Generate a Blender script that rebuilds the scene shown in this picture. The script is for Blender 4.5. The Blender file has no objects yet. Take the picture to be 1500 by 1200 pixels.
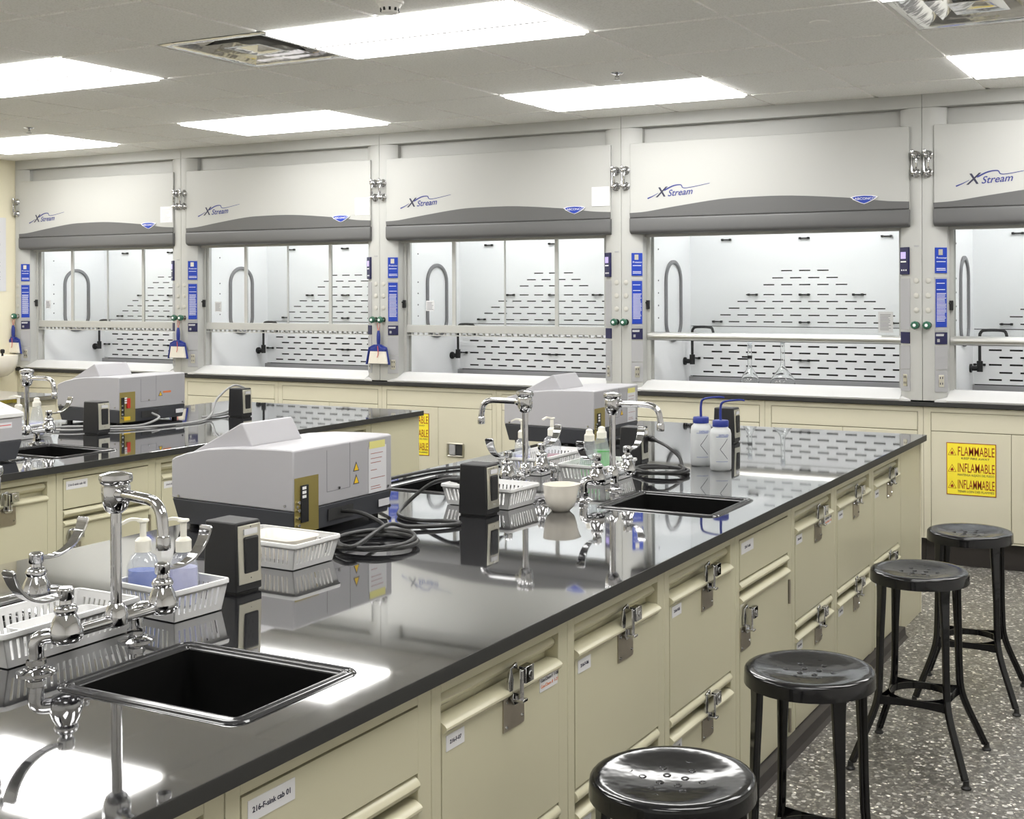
import bpy, math, random
from mathutils import Vector, Matrix
random.seed(7)
COL = bpy.context.scene.collection
R = math.radians

# ------------------------------------------------------------------ materials
def mat(name, col=(.8,.8,.8), rough=.5, metal=0, spec=.5, noise=None, bump=None, trans=0, ior=1.45, emit=None, coat=0, alpha=1):
    m = bpy.data.materials.new(name); m.use_nodes = True
    nt = m.node_tree; b = nt.nodes['Principled BSDF']
    b.inputs['Base Color'].default_value = (*col, 1)
    b.inputs['Roughness'].default_value = rough
    b.inputs['Metallic'].default_value = metal
    b.inputs['Specular IOR Level'].default_value = spec
    b.inputs['IOR'].default_value = ior
    b.inputs['Transmission Weight'].default_value = trans
    b.inputs['Coat Weight'].default_value = coat
    b.inputs['Alpha'].default_value = alpha
    tc = nt.nodes.new('ShaderNodeTexCoord')
    if noise:  # (scale, amount) gentle variation of the paint
        n = nt.nodes.new('ShaderNodeTexNoise'); n.inputs['Scale'].default_value = noise[0]; n.inputs['Detail'].default_value = 4
        nt.links.new(tc.outputs['Object'], n.inputs['Vector'])
        mx = nt.nodes.new('ShaderNodeMix'); mx.data_type = 'RGBA'
        a = noise[1]
        mx.inputs[6].default_value = (*[c*(1-a) for c in col], 1); mx.inputs[7].default_value = (*[min(1,c*(1+a)) for c in col], 1)
        nt.links.new(n.outputs['Fac'], mx.inputs[0]); nt.links.new(mx.outputs[2], b.inputs['Base Color'])
    if bump:
        n = nt.nodes.new('ShaderNodeTexNoise'); n.inputs['Scale'].default_value = bump[0]; n.inputs['Detail'].default_value = 3
        nt.links.new(tc.outputs['Object'], n.inputs['Vector'])
        bp = nt.nodes.new('ShaderNodeBump'); bp.inputs['Strength'].default_value = bump[1]; bp.inputs['Distance'].default_value = bump[2] if len(bump) > 2 else .002
        nt.links.new(n.outputs['Fac'], bp.inputs['Height']); nt.links.new(bp.outputs[0], b.inputs['Normal'])
    if emit:
        b.inputs['Emission Color'].default_value = (*emit[0], 1); b.inputs['Emission Strength'].default_value = emit[1]
    return m

M = {}
M['cream'] = mat('cream_enamel', (.52,.495,.36), .32, noise=(3,.03))
M['creamlight'] = mat('cream_enamel_pale', (.60,.57,.45), .35, noise=(3,.03))
M['gap'] = mat('shadow_gap', (.25,.22,.14), .6)
M['hoodpaint'] = mat('hood_grey_white_paint', (.44,.442,.425), .38, noise=(2,.02))
M['greytrim'] = mat('grey_canopy_trim', (.108,.108,.109), .4)
M['darkline'] = mat('dark_line', (.03,.03,.03), .5)
M['liner'] = mat('white_liner', (.83,.84,.85), .45)
M['sillwhite'] = mat('white_sill', (.55,.55,.545), .35)
M['plenum'] = mat('dark_plenum', (.03,.03,.03), .7)
M['padgrey'] = mat('grey_panel', (.36,.36,.37), .45)
M['blue'] = mat('blue_sign', (.008,.042,.36), .35)
M['navy'] = mat('navy_panel', (.012,.012,.06), .35)
M['white'] = mat('white_print', (.85,.85,.85), .5)
M['paper'] = mat('paper', (.66,.66,.68), .7)
M['ink'] = mat('dark_ink', (.03,.03,.06), .6)
M['inkblue'] = mat('blue_ink', (.04,.10,.45), .6)
M['logoblue'] = mat('logo_blue', (.03,.04,.20), .5)
M['chrome'] = mat('chrome', (.52,.52,.53), .04, 1)
M['steel'] = mat('brushed_steel', (.42,.38,.32), .35, 1, noise=(60,.08))
M['steelplate'] = mat('steel_plate', (.62,.60,.52), .3, 1)
M['satin'] = mat('satin_aluminium', (.62,.62,.60), .32, 1)
M['blackplastic'] = mat('black_plastic', (.012,.012,.013), .45)
M['stoolblack'] = mat('black_gloss_enamel', (.006,.006,.007), .12, spec=.5, bump=(9,.5,.005))
M['rubber'] = mat('black_rubber', (.02,.02,.02), .42)
M['kick'] = mat('dark_cove_base', (.035,.03,.028), .5)
M['green'] = mat('green_knob', (.02,.10,.06), .4)
M['epoxyside'] = mat('epoxy_edge', (.022,.022,.021), .55)
M['ringgrey'] = mat('grey_gasket', (.19,.19,.20), .55)
M['specgrey'] = mat('instrument_light_grey', (.40,.395,.415), .42)
M['specdark'] = mat('instrument_dark_grey', (.045,.047,.055), .5)
M['gold'] = mat('brass_plate', (.33,.27,.09), .4, .6)
M['yellow'] = mat('warning_yellow', (.85,.55,.02), .5)
M['yellowsign'] = mat('yellow_sign', (.86,.72,.04), .5)
M['brown'] = mat('sign_red_brown', (.28,.035,.01), .5)
M['red'] = mat('red_plastic', (.6,.03,.02), .45)
M['orange'] = mat('orange_print', (.75,.2,.05), .5)
M['porcelain'] = mat('white_porcelain', (.78,.74,.66), .2)
M['basket'] = mat('white_plastic', (.70,.70,.70), .4)
M['pump'] = mat('pump_plastic', (.76,.74,.66), .4)
M['bluecap'] = mat('blue_cap', (.015,.03,.22), .4)
M['bottlewhite'] = mat('translucent_bottle', (.68,.70,.71), .35, trans=.25)
M['soapblue'] = mat('blue_soap', (.03,.12,.55), .2)
M['soaplilac'] = mat('lilac_soap', (.45,.45,.70), .2)
M['soapgreen'] = mat('green_soap', (.08,.45,.08), .2)
M['soapred'] = mat('pale_red_soap', (.45,.16,.2), .2)
M['broomblue'] = mat('broom_blue', (.015,.03,.20), .4)
M['bristle'] = mat('bristles', (.72,.68,.60), .8, bump=(120,.8,.004))
M['pinkcord'] = mat('red_string', (.6,.12,.1), .6)
M['greycord'] = mat('grey_cord', (.30,.30,.30), .4)
M['wallcream'] = mat('cream_wall_paint', (.74,.69,.53), .6, bump=(80,.1))
M['ceilwhite'] = mat('ceiling_grid_white', (.93,.92,.89), .5)
M['wallwhite'] = mat('pale_wall_paint', (.92,.91,.89), .6)
M['sinkblack'] = mat('sink_black', (.002,.002,.002), .8, spec=.15)

def m_ceiling():
    m = mat('acoustic_tile', (.68,.65,.58), .9); nt = m.node_tree; b = nt.nodes['Principled BSDF']
    tc = nt.nodes.new('ShaderNodeTexCoord')
    n = nt.nodes.new('ShaderNodeTexNoise'); n.inputs['Scale'].default_value = 120; n.inputs['Detail'].default_value = 4
    nt.links.new(tc.outputs['Object'], n.inputs['Vector'])
    r = nt.nodes.new('ShaderNodeValToRGB'); r.color_ramp.elements[0].position = .36; r.color_ramp.elements[0].color = (.86,.855,.83,1)
    r.color_ramp.elements[1].position = .52; r.color_ramp.elements[1].color = (.96,.955,.935,1)
    nt.links.new(n.outputs['Fac'], r.inputs[0]); nt.links.new(r.outputs[0], b.inputs['Base Color'])
    return m
M['tile'] = m_ceiling()

def m_floor():
    m = mat('terrazzo', (.3,.3,.28), .38); nt = m.node_tree; b = nt.nodes['Principled BSDF']
    tc = nt.nodes.new('ShaderNodeTexCoord')
    v = nt.nodes.new('ShaderNodeTexVoronoi'); v.inputs['Scale'].default_value = 88; v.inputs['Randomness'].default_value = 1
    nt.links.new(tc.outputs['Object'], v.inputs['Vector'])
    sep = nt.nodes.new('ShaderNodeSeparateColor'); nt.links.new(v.outputs['Color'], sep.inputs[0])
    r = nt.nodes.new('ShaderNodeValToRGB'); e = r.color_ramp.elements; r.color_ramp.interpolation = 'CONSTANT'
    e[0].position = 0; e[0].color = (.12,.112,.10,1); e[1].position = .34; e[1].color = (.17,.16,.145,1)
    for p, c in ((.58,(.22,.21,.19)), (.78,(.30,.29,.265)), (.91,(.72,.70,.66))):
        x = e.new(p); x.color = (*c, 1)
    nt.links.new(sep.outputs[0], r.inputs[0])
    v2 = nt.nodes.new('ShaderNodeTexVoronoi'); v2.inputs['Scale'].default_value = 140
    nt.links.new(tc.outputs['Object'], v2.inputs['Vector'])
    s2 = nt.nodes.new('ShaderNodeSeparateColor'); nt.links.new(v2.outputs['Color'], s2.inputs[0])
    r2 = nt.nodes.new('ShaderNodeValToRGB'); r2.color_ramp.interpolation = 'CONSTANT'
    r2.color_ramp.elements[0].color = (.75,.75,.75,1); r2.color_ramp.elements[1].position = .88; r2.color_ramp.elements[1].color = (1.8,1.8,1.7,1)
    nt.links.new(s2.outputs[1], r2.inputs[0])
    mx = nt.nodes.new('ShaderNodeMix'); mx.data_type = 'RGBA'; mx.blend_type = 'MULTIPLY'; mx.inputs[0].default_value = 1
    nt.links.new(r.outputs[0], mx.inputs[6]); nt.links.new(r2.outputs[0], mx.inputs[7]); nt.links.new(mx.outputs[2], b.inputs['Base Color'])
    return m
M['floor'] = m_floor()

def m_epoxy():
    m = mat('black_epoxy_top', (.014,.014,.016), .14, ior=2.0, coat=1); nt = m.node_tree; b = nt.nodes['Principled BSDF']; b.inputs['Coat IOR'].default_value = 2.4; b.inputs['Coat Roughness'].default_value = .03
    tc = nt.nodes.new('ShaderNodeTexCoord')
    n = nt.nodes.new('ShaderNodeTexNoise'); n.inputs['Scale'].default_value = 1.8; n.inputs['Detail'].default_value = 5; n.inputs['Roughness'].default_value = .65
    nt.links.new(tc.outputs['Object'], n.inputs['Vector'])
    mr = nt.nodes.new('ShaderNodeMapRange'); mr.inputs[3].default_value = .015; mr.inputs[4].default_value = .075
    nt.links.new(n.outputs['Fac'], mr.inputs[0]); nt.links.new(mr.outputs[0], b.inputs['Roughness'])
    return m
M['epoxy'] = m_epoxy()

def m_thinglass(name, tint, ior, rough=.02, haze=0):
    m = bpy.data.materials.new(name); m.use_nodes = True; nt = m.node_tree; nt.nodes.clear()
    o = nt.nodes.new('ShaderNodeOutputMaterial'); t = nt.nodes.new('ShaderNodeBsdfTransparent'); t.inputs[0].default_value = (*tint,1)
    g = nt.nodes.new('ShaderNodeBsdfGlossy'); g.inputs['Roughness'].default_value = rough
    f = nt.nodes.new('ShaderNodeFresnel'); f.inputs[0].default_value = ior
    x = nt.nodes.new('ShaderNodeMixShader'); gm_ = nt.nodes.new('ShaderNodeNewGeometry'); iv = nt.nodes.new('ShaderNodeMath'); iv.operation = 'SUBTRACT'; iv.inputs[0].default_value = 1; nt.links.new(gm_.outputs['Backfacing'], iv.inputs[1])
    mu = nt.nodes.new('ShaderNodeMath'); mu.operation = 'MULTIPLY'; nt.links.new(f.outputs[0], mu.inputs[0]); nt.links.new(iv.outputs[0], mu.inputs[1])
    nt.links.new(mu.outputs[0], x.inputs[0]); nt.links.new(t.outputs[0], x.inputs[1]); nt.links.new(g.outputs[0], x.inputs[2])
    if haze:
        df = nt.nodes.new('ShaderNodeBsdfDiffuse'); df.inputs[0].default_value = (.8,.82,.85,1); x2 = nt.nodes.new('ShaderNodeMixShader'); x2.inputs[0].default_value = haze
        nt.links.new(x.outputs[0], x2.inputs[1]); nt.links.new(df.outputs[0], x2.inputs[2]); x = x2
    nt.links.new(x.outputs[0], o.inputs[0]); return m
M['sash'] = m_thinglass('sash_glass', (.95,.96,.96), 1.35)
M['clearplastic'] = m_thinglass('clear_plastic', (.88,.90,.92), 1.9, .08, .20)
M['glassclear'] = mat('laboratory_glass', (.97,.98,.98), 0, trans=1, ior=1.45)

def m_emit(name, col, s):
    m = bpy.data.materials.new(name); m.use_nodes = True; nt = m.node_tree; nt.nodes.clear()
    o = nt.nodes.new('ShaderNodeOutputMaterial'); e = nt.nodes.new('ShaderNodeEmission'); e.inputs[0].default_value = (*col,1); e.inputs[1].default_value = s
    nt.links.new(e.outputs[0], o.inputs[0]); return m
M['lamp'] = m_emit('fluorescent_diffuser', (1,.99,.965), 10.0)
M['hoodlamp'] = m_emit('hood_lamp_lens', (1,.995,.985), 10.5)
M['screen'] = mat('monitor_screen', (.45,.38,.75), .3, emit=((.5,.4,.9), .3))

# ------------------------------------------------------------------ mesh builder
class MB:
    def __init__(s): s.v = []; s.f = []
    def add(s, vs, fs):
        o = len(s.v); s.v += [tuple(v) for v in vs]; s.f += [tuple(i+o for i in f) for f in fs]; return s
    def hexa(s, p):  # p: 4 bottom ccw, 4 top ccw
        return s.add(p, [(3,2,1,0),(4,5,6,7),(0,1,5,4),(1,2,6,5),(2,3,7,6),(3,0,4,7)])
    def box(s, x0,x1,y0,y1,z0,z1):
        return s.hexa([(x0,y0,z0),(x1,y0,z0),(x1,y1,z0),(x0,y1,z0),(x0,y0,z1),(x1,y0,z1),(x1,y1,z1),(x0,y1,z1)])
    def prism(s, poly, a, b, ax='y'):
        def P(u, w, t): return (u,t,w) if ax == 'y' else ((t,u,w) if ax == 'x' else (u,w,t))
        n = len(poly); vs = [P(u,w,a) for u,w in poly] + [P(u,w,b) for u,w in poly]
        fs = [tuple(range(n))[::-1], tuple(range(n,2*n))] + [(i,(i+1)%n,n+(i+1)%n,n+i) for i in range(n)]
        return s.add(vs, fs)
    def lathe(s, prof, c=(0,0,0), n=24, ax=(0,0,1), cap=True):
        q = Vector(ax).normalized().to_track_quat('Z','Y').to_matrix(); c = Vector(c)
        vs = []; fs = []
        for r, z in prof:
            for k in range(n):
                a = 2*math.pi*k/n; vs.append(c + q @ Vector((r*math.cos(a), r*math.sin(a), z)))
        for i in range(len(prof)-1):
            for k in range(n):
                k2 = (k+1)%n; fs.append((i*n+k, i*n+k2, (i+1)*n+k2, (i+1)*n+k))
        if cap:
            fs.append(tuple(range(n))[::-1]); fs.append(tuple((len(prof)-1)*n+k for k in range(n)))
        return s.add(vs, fs)
    def cyl(s, a, b, r, r2=None, n=16):
        a = Vector(a); b = Vector(b); d = b-a
        return s.lathe([(r,0),(r if r2 is None else r2, d.length)], a, n, d)
    def tube(s, pts, r, n=10, closed=False, sub=6):
        P = [Vector(p) for p in pts]
        if sub > 1 and len(P) > 2: P = catmull(P, sub, closed)
        rad = r if callable(r) else (lambda t: r)
        L = len(P); vs = []; fs = []
        up = Vector((0,0,1)); prev = None
        for i, p in enumerate(P):
            t = (P[(i+1)%L] - P[i-1]) if (closed or 0 < i < L-1) else (P[1]-P[0] if i == 0 else P[-1]-P[-2])
            t.normalize()
            if prev is None:
                nn = t.cross(up if abs(t.z) < .9 else Vector((1,0,0))).normalized()
            else:
                nn = prev - t*prev.dot(t); nn.normalize()
            prev = nn; bb = t.cross(nn)
            rr = rad(i/(L-1))
            for k in range(n):
                a = 2*math.pi*k/n; vs.append(p + nn*(rr*math.cos(a)) + bb*(rr*math.sin(a)))
        m = L if closed else L-1
        for i in range(m):
            j = (i+1)%L
            for k in range(n):
                k2 = (k+1)%n; fs.append((i*n+k, i*n+k2, j*n+k2, j*n+k))
        if not closed: fs += [tuple(range(n))[::-1], tuple((L-1)*n+k for k in range(n))]
        return s.add(vs, fs)
    def ribbon(s, pts, wv, w, t):  # strip along pts, width along wv, thickness normal to both
        P = [Vector(p) for p in pts]; wv = Vector(wv).normalized(); L = len(P); vs = []
        for i, p in enumerate(P):
            d = (P[min(i+1,L-1)] - P[max(i-1,0)]).normalized(); n = d.cross(wv).normalized()
            ww = (w(i/(L-1)) if callable(w) else w)/2; tt = t/2
            for a, b in ((-1,-1),(1,-1),(1,1),(-1,1)): vs.append(p + wv*(a*ww) + n*(b*tt))
        fs = [(3,2,1,0), tuple((L-1)*4+k for k in range(4))]
        for i in range(L-1):
            for k in range(4): k2 = (k+1)%4; fs.append((i*4+k, i*4+k2, i*4+4+k2, i*4+4+k))
        return s.add(vs, fs)
    def sweep(s, path, prof, closed=True):
        # path: list of (point, outward normal) in a plane; prof: list of (out, up) with up vector
        n = len(prof); L = len(path); vs = []
        for p, o, u in path:
            for a, b in prof: vs.append(Vector(p) + Vector(o)*a + Vector(u)*b)
        fs = []
        for i in range(L if closed else L-1):
            j = (i+1)%L
            for k in range(n-1): fs.append((i*n+k, j*n+k, j*n+k+1, i*n+k+1))
        return s.add(vs, fs)

def catmull(P, sub, closed=False):
    out = []; L = len(P)
    for i in range(L if closed else L-1):
        p1 = P[i]; p2 = P[(i+1)%L]
        p0 = P[i-1] if (closed or i > 0) else p1*2-p2
        p3 = P[(i+2)%L] if (closed or i+2 < L) else p2*2-p1
        for k in range(sub):
            t = k/sub
            out.append(.5*((2*p1)+(p2-p0)*t+(2*p0-5*p1+4*p2-p3)*t*t+(3*p1-p0-3*p2+p3)*t*t*t))
    if not closed: out.append(P[-1])
    return out

def rrect(cx, cy, hx, hy, r, z, n=6):
    out = []
    for qx, qy, a0 in ((1,1,0),(-1,1,90),(-1,-1,180),(1,-1,270)):
        for k in range(n+1):
            a = R(a0+90*k/n); o = (math.cos(a), math.sin(a), 0)
            out.append(((cx+qx*(hx-r)+r*o[0], cy+qy*(hy-r)+r*o[1], z), o, (0,0,1)))
    return out

MESHES = []
def obj(name, mb, m, parent=None, loc=(0,0,0), smooth=35, bevel=0, rz=0):
    me = bpy.data.meshes.new(name)
    me.from_pydata(mb.v, [], mb.f); me.validate(); me.update()
    import bmesh
    bm = bmesh.new(); bm.from_mesh(me); bmesh.ops.recalc_face_normals(bm, faces=bm.faces); bm.to_mesh(me); bm.free()
    if smooth:
        me.polygons.foreach_set('use_smooth', [True]*len(me.polygons)); me.set_sharp_from_angle(angle=R(smooth))
    me.materials.append(M[m] if isinstance(m, str) else m)
    o = bpy.data.objects.new(name, me); COL.objects.link(o); o.location = loc; o.rotation_euler = (0,0,rz)
    if parent: o.parent = parent
    if bevel:
        b = o.modifiers.new('bevel','BEVEL'); b.width = bevel; b.segments = 2; b.limit_method = 'ANGLE'; b.angle_limit = R(50)
    return o

def text(name, s, size, loc, m, parent, rz=0, align='LEFT', shear=0, xs=1, tilt=0, bold=0, fit=0):
    c = bpy.data.curves.new(name, 'FONT'); c.body = s; c.size = size; c.align_x = align; c.shear = shear; c.extrude = .0002; c.offset = bold
    c.resolution_u = 3
    tmp = bpy.data.objects.new(name, c); me = bpy.data.meshes.new_from_object(tmp)
    bpy.data.objects.remove(tmp); bpy.data.curves.remove(c); me.materials.clear(); me.materials.append(M[m])
    o = bpy.data.objects.new(name, me); COL.objects.link(o); xv = [v.co.x for v in me.vertices]; o_w = max(xv)-min(xv) if xv else .01
    if fit: xs = fit/o_w
    o.location = loc; o.rotation_euler = (R(90), R(0), R(rz)); o.scale = (xs,1,1)
    if tilt: o.rotation_euler = (Matrix.Rotation(R(rz),3,'Z') @ Matrix.Rotation(R(90),3,'X') @ Matrix.Rotation(R(tilt),3,'Z')).to_euler()
    o.parent = parent; return o

def matte_edges(o):
    o.data.materials.append(M['epoxyside'])
    for p in o.data.polygons:
        if abs(p.normal.z) < .5: p.material_index = 1
    return o
def tag(o, label=None, cat=None, group=None, kind=None):
    if label: o['label'] = label
    if cat: o['category'] = cat
    if group: o['group'] = group
    if kind: o['kind'] = kind
    return o
def thing(name, label, cat, loc=(0,0,0), rz=0, group=None):
    o = bpy.data.objects.new(name, None); o.empty_display_size = .1; COL.objects.link(o); o.location = loc; o.rotation_euler = (0,0,R(rz))
    return tag(o, label, cat, group)
def struct(name, mb, m, **k): return tag(obj(name, mb, m, **k), kind='structure')
def dup(root, loc, rz=None, label=None, group=None, skip=()):
    r = root.copy(); COL.objects.link(r); r.location = loc
    if rz is not None: r.rotation_euler = (0,0,R(rz))
    if label: r['label'] = label
    if group: r['group'] = group
    for ch in list(root.children):
        if ch.name.split('.')[0] in skip: continue
        c = ch.copy(); COL.objects.link(c); c.parent = r
        for g in list(ch.children):
            d = g.copy(); COL.objects.link(d); d.parent = c
    return r
def copypart(o, parent, dloc):
    c = o.copy(); COL.objects.link(c); c.parent = parent; c.location = Vector(o.location)+Vector(dloc); return c

# ------------------------------------------------------------------ camera
cam = bpy.data.cameras.new('camera'); co = bpy.data.objects.new('camera', cam); COL.objects.link(co)
co.location = (0,0,1.54)
co.rotation_euler = (Matrix.Rotation(.47014,3,'Z') @ Matrix.Rotation(R(90),3,'X') @ Matrix.Rotation(-.0032,3,'Z')).to_euler()
cam.sensor_width = 36; cam.lens = 1815.79*36/1500; cam.shift_x = (750-880.26)/1500; cam.shift_y = (424.93-600)/1500
cam.clip_start = .05
bpy.context.scene.camera = co

# ------------------------------------------------------------------ setting
CZ = 2.63; XR = 1.6; XLW = -9.0; YB = -1.6; YF = 7.98
struct('floor', MB().box(XLW,XR,YB,YF,-.1,0), 'floor', smooth=0)
struct('wall_left', MB().box(XLW-.1,XLW,YB,YF,0,CZ+.1), 'wallcream', smooth=0)
struct('wall_right', MB().box(XR,XR+.1,YB,YF,0,CZ+.1), 'wallwhite', smooth=0)
struct('wall_front', MB().box(XLW,XR,YF,YF+.1,0,CZ+.1), 'wallwhite', smooth=0)
struct('wall_back', MB().box(XLW,XR,YB-.1,YB,0,CZ+.1), 'wallwhite', smooth=0)
GX0, GXS = -1.175, .6125; GY0, GYS = 4.63, .64
lights = [(GX0+GXS*4*k-GXS*2*0, y) for k in (-3,-2,-1,0,1) for y in (3.99,5.91,2.07,.15)]
LIGHTS = [(-3.625,),(-6.075,),(-8.525,),(-1.175,)]
cells_used = set()
def cell(x, y): return (round((x-GX0)/GXS), round((y-GY0)/GYS))
for (lx,) in LIGHTS:
    for ly in (3.99,5.91,2.07,.15):
        c = cell(lx, ly); cells_used.add(c); cells_used.add((c[0]+1, c[1]))
VENTS = [(-4.2375,3.99),(-1.175,4.63)]
for v in VENTS: cells_used.add(cell(*v))
cm = MB(); gm = MB()
for i in range(-14, 10):
    for j in range(-13, 7):
        if (i,j) in cells_used: continue
        x0 = GX0+GXS*i; y0 = GY0+GYS*j; x1 = x0+GXS; y1 = y0+GYS; g = .0125
        x0, x1, y0, y1 = x0+g, x1-g, y0+g, y1-g
        x0 = max(x0, XLW); x1 = min(x1, XR); y0 = max(y0, YB); y1 = min(y1, YF)
        if x1-x0 < .02 or y1-y0 < .02: continue
        dz = random.uniform(0,.002)
        cm.box(x0,x1,y0,y1,CZ-.004+dz,CZ+.03)
struct('ceiling', cm, 'tile', smooth=0)
pairs = {cell(lx, ly) for (lx,) in LIGHTS for ly in (3.99,5.91,2.07,.15)}
def cl(v, a, b): return max(a, min(b, v))
for i in range(-14, 10):
    for j in range(-13, 7):
        x = GX0+GXS*i; y = GY0+GYS*j
        if XLW < x < XR and (i-1,j) not in pairs and cl(y+GYS,YB,YF)-cl(y,YB,YF) > .01: gm.box(x-.0115,x+.0115,cl(y,YB,YF),cl(y+GYS,YB,YF),CZ+.004,CZ+.02)
        if YB < y < YF and cl(x+GXS,XLW,XR)-cl(x,XLW,XR) > .01: gm.box(cl(x,XLW,XR),cl(x+GXS,XLW,XR),y-.0115,y+.0115,CZ+.005,CZ+.021)
struct('trim_1', gm, 'ceilwhite', smooth=0)
struct('trim_2', MB().box(XLW,XR,YB,YF,CZ+.09,CZ+.11), 'plenum', smooth=0)

# ceiling lights
def make_light():
    t = thing('ceiling_light', 'x', 'light', (0,0,CZ), 0, 'recessed fluorescent ceiling lights')
    w = 2*GXS; d = GYS; f = MB()
    for a in (.006, d-.024): f.box(.006,w-.006,a,a+.018,.000,.05)
    for a in (.006, w-.024): f.box(a,a+.018,.006,d-.006,.000,.05)
    f.box(.006,w-.006,.006,d-.006,.045,.055)
    obj('frame', f, 'ceilwhite', t)
    obj('divider', MB().box(.02,w-.02,d/2-.008,d/2+.008,-.018,.04), 'padgrey', t)
    for y0, y1 in ((.024,d/2-.009),(d/2+.009,d-.024)):
        obj('diffuser', MB().box(.016, w-.016, y0-(.008 if y0 < .1 else 0), y1+(.008 if y1 > .4 else 0), -.016, .012), 'lamp', t, smooth=0)
    return t
names = {(-3.625,3.99):'large recessed fluorescent light beside the ceiling vent at the top of the view',
 (-6.075,3.99):'recessed fluorescent light cut by the left frame edge, nearest of the left pair',
 (-3.625,5.91):'recessed fluorescent light above the middle of the fume hood row',
 (-6.075,5.91):'recessed fluorescent light over the second and third fume hoods from the left',
 (-8.525,5.91):'recessed fluorescent light farthest left, close over the leftmost fume hood',
 (-1.175,5.91):'recessed fluorescent light at the right frame edge above the rightmost fume hoods'}
first = make_light(); used = False
for (lx,) in LIGHTS:
    for ly in (3.99,5.91,2.07,.15):
        lab = names.get((lx,ly), 'recessed fluorescent ceiling light outside the picture, over the near part of the room')
        if not used: first.location = (lx,ly,CZ); first['label'] = lab; used = True; o = first
        else: o = dup(first, (lx,ly,CZ), None, lab)
        if (lx,ly) not in names: o['group'] = 'fluorescent ceiling lights out of the picture'

# ceiling vents: stepped polished diffusers
def make_vent(loc, label):
    t = thing('ceiling_vent', label, 'vent', loc, 0, 'polished square ceiling air diffusers')
    h = GXS/2-.008; cy = GYS/2; cx = GXS/2
    def ring(hx, zo, hx2, zi):
        b = MB(); k = cy/cx
        o = [(cx+sx*hx, cy+sy*hx*k, zo) for sx,sy in ((-1,-1),(1,-1),(1,1),(-1,1))]
        i_ = [(cx+sx*hx2, cy+sy*hx2*k, zi) for sx,sy in ((-1,-1),(1,-1),(1,1),(-1,1))]
        N = 6
        for a in range(4):
            A, B2, C2, D = Vector(o[a]), Vector(o[(a+1)%4]), Vector(i_[(a+1)%4]), Vector(i_[a])
            g = [[(A.lerp(B2,u/N)).lerp(D.lerp(C2,u/N), v/3) + Vector((0,0,-.006*math.sin(math.pi*v/3))) for u in range(N+1)] for v in range(4)]
            vs = [p for r_ in g for p in r_]
            b.add(vs, [(r_*(N+1)+c, r_*(N+1)+c+1, (r_+1)*(N+1)+c+1, (r_+1)*(N+1)+c) for r_ in range(3) for c in range(N)])
        return b
    m = bpy.data.materials.get('polished_vent') or mat('polished_vent', (.86,.85,.82), .10, 1, bump=(5,.3,.02))
    obj('rim', ring(h, 0, h-.055, .002), m, t)
    obj('louver', ring(h-.050, 0, h-.115, .050), m, t); obj('louver', ring(h-.125, .004, h-.185, .050), m, t)
    obj('centre_plate', ring(h-.195, .004, .012, .030), m, t)
    obj('duct', MB().box(cx-h,cx+h,cy-h,cy+h,.065,.07), 'padgrey', t)
    return t
make_vent((*VENTS[0],CZ), 'polished metal ceiling vent between two fluorescent lights, left of centre')
make_vent((*VENTS[1],CZ), 'polished metal ceiling vent at the top right corner of the view')
def sprinkler(x, y, label):
    t = thing('fire_sprinkler', label, 'sprinkler', (x,y,CZ), 0, 'ceiling sprinkler heads')
    obj('escutcheon', MB().lathe([(.012,-.012),(.03,-.006),(.034,0)], n=20), 'chrome', t)
    h = MB(); h.cyl((0,0,0),(0,0,-.028),.006); h.lathe([(.017,-.040),(.017,-.037)], n=16); h.tube([(.006,0,-.018),(.011,0,-.028),(.004,0,-.038)],.0018,6); h.tube([(-.006,0,-.018),(-.011,0,-.028),(-.004,0,-.038)],.0018,6)
    obj('nozzle', h, 'chrome', t)
sprinkler(-7.087,5.60,'small chrome fire sprinkler on the ceiling above the leftmost fume hood')
sprinkler(-2.736,5.57,'small chrome fire sprinkler on the ceiling left of the top-right lights')
sd = thing('smoke_detector','white ceiling smoke detector at the top edge above the largest light','detector',(-2.818,3.80,CZ))
obj('base', MB().lathe([(.05,-.012),(.055,0)], n=24), 'ceilwhite', sd)
b = MB().lathe([(.022,-.048),(.03,-.044),(.036,-.03),(.045,-.012)], n=24); obj('housing', b, 'ceilwhite', sd)
b = MB()
for k in range(10):
    a = 2*math.pi*k/10; b.box(-.004,.004,.033,.037,-.040,-.028); 
    for q in range(8):
        v = b.v[-8+q]; b.v[-8+q] = (v[0]*math.cos(a)-v[1]*math.sin(a), v[0]*math.sin(a)+v[1]*math.cos(a), v[2])
obj('grille', b, 'blackplastic', sd)
tag(obj('ceiling_plate', MB().lathe([(.018,-.010),(.04,-.006),(.045,0)], n=24), 'ceilwhite', loc=(-1.487,4.90,CZ)), 'small round white cover plate on a ceiling tile at upper right', 'cover plate')

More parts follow.
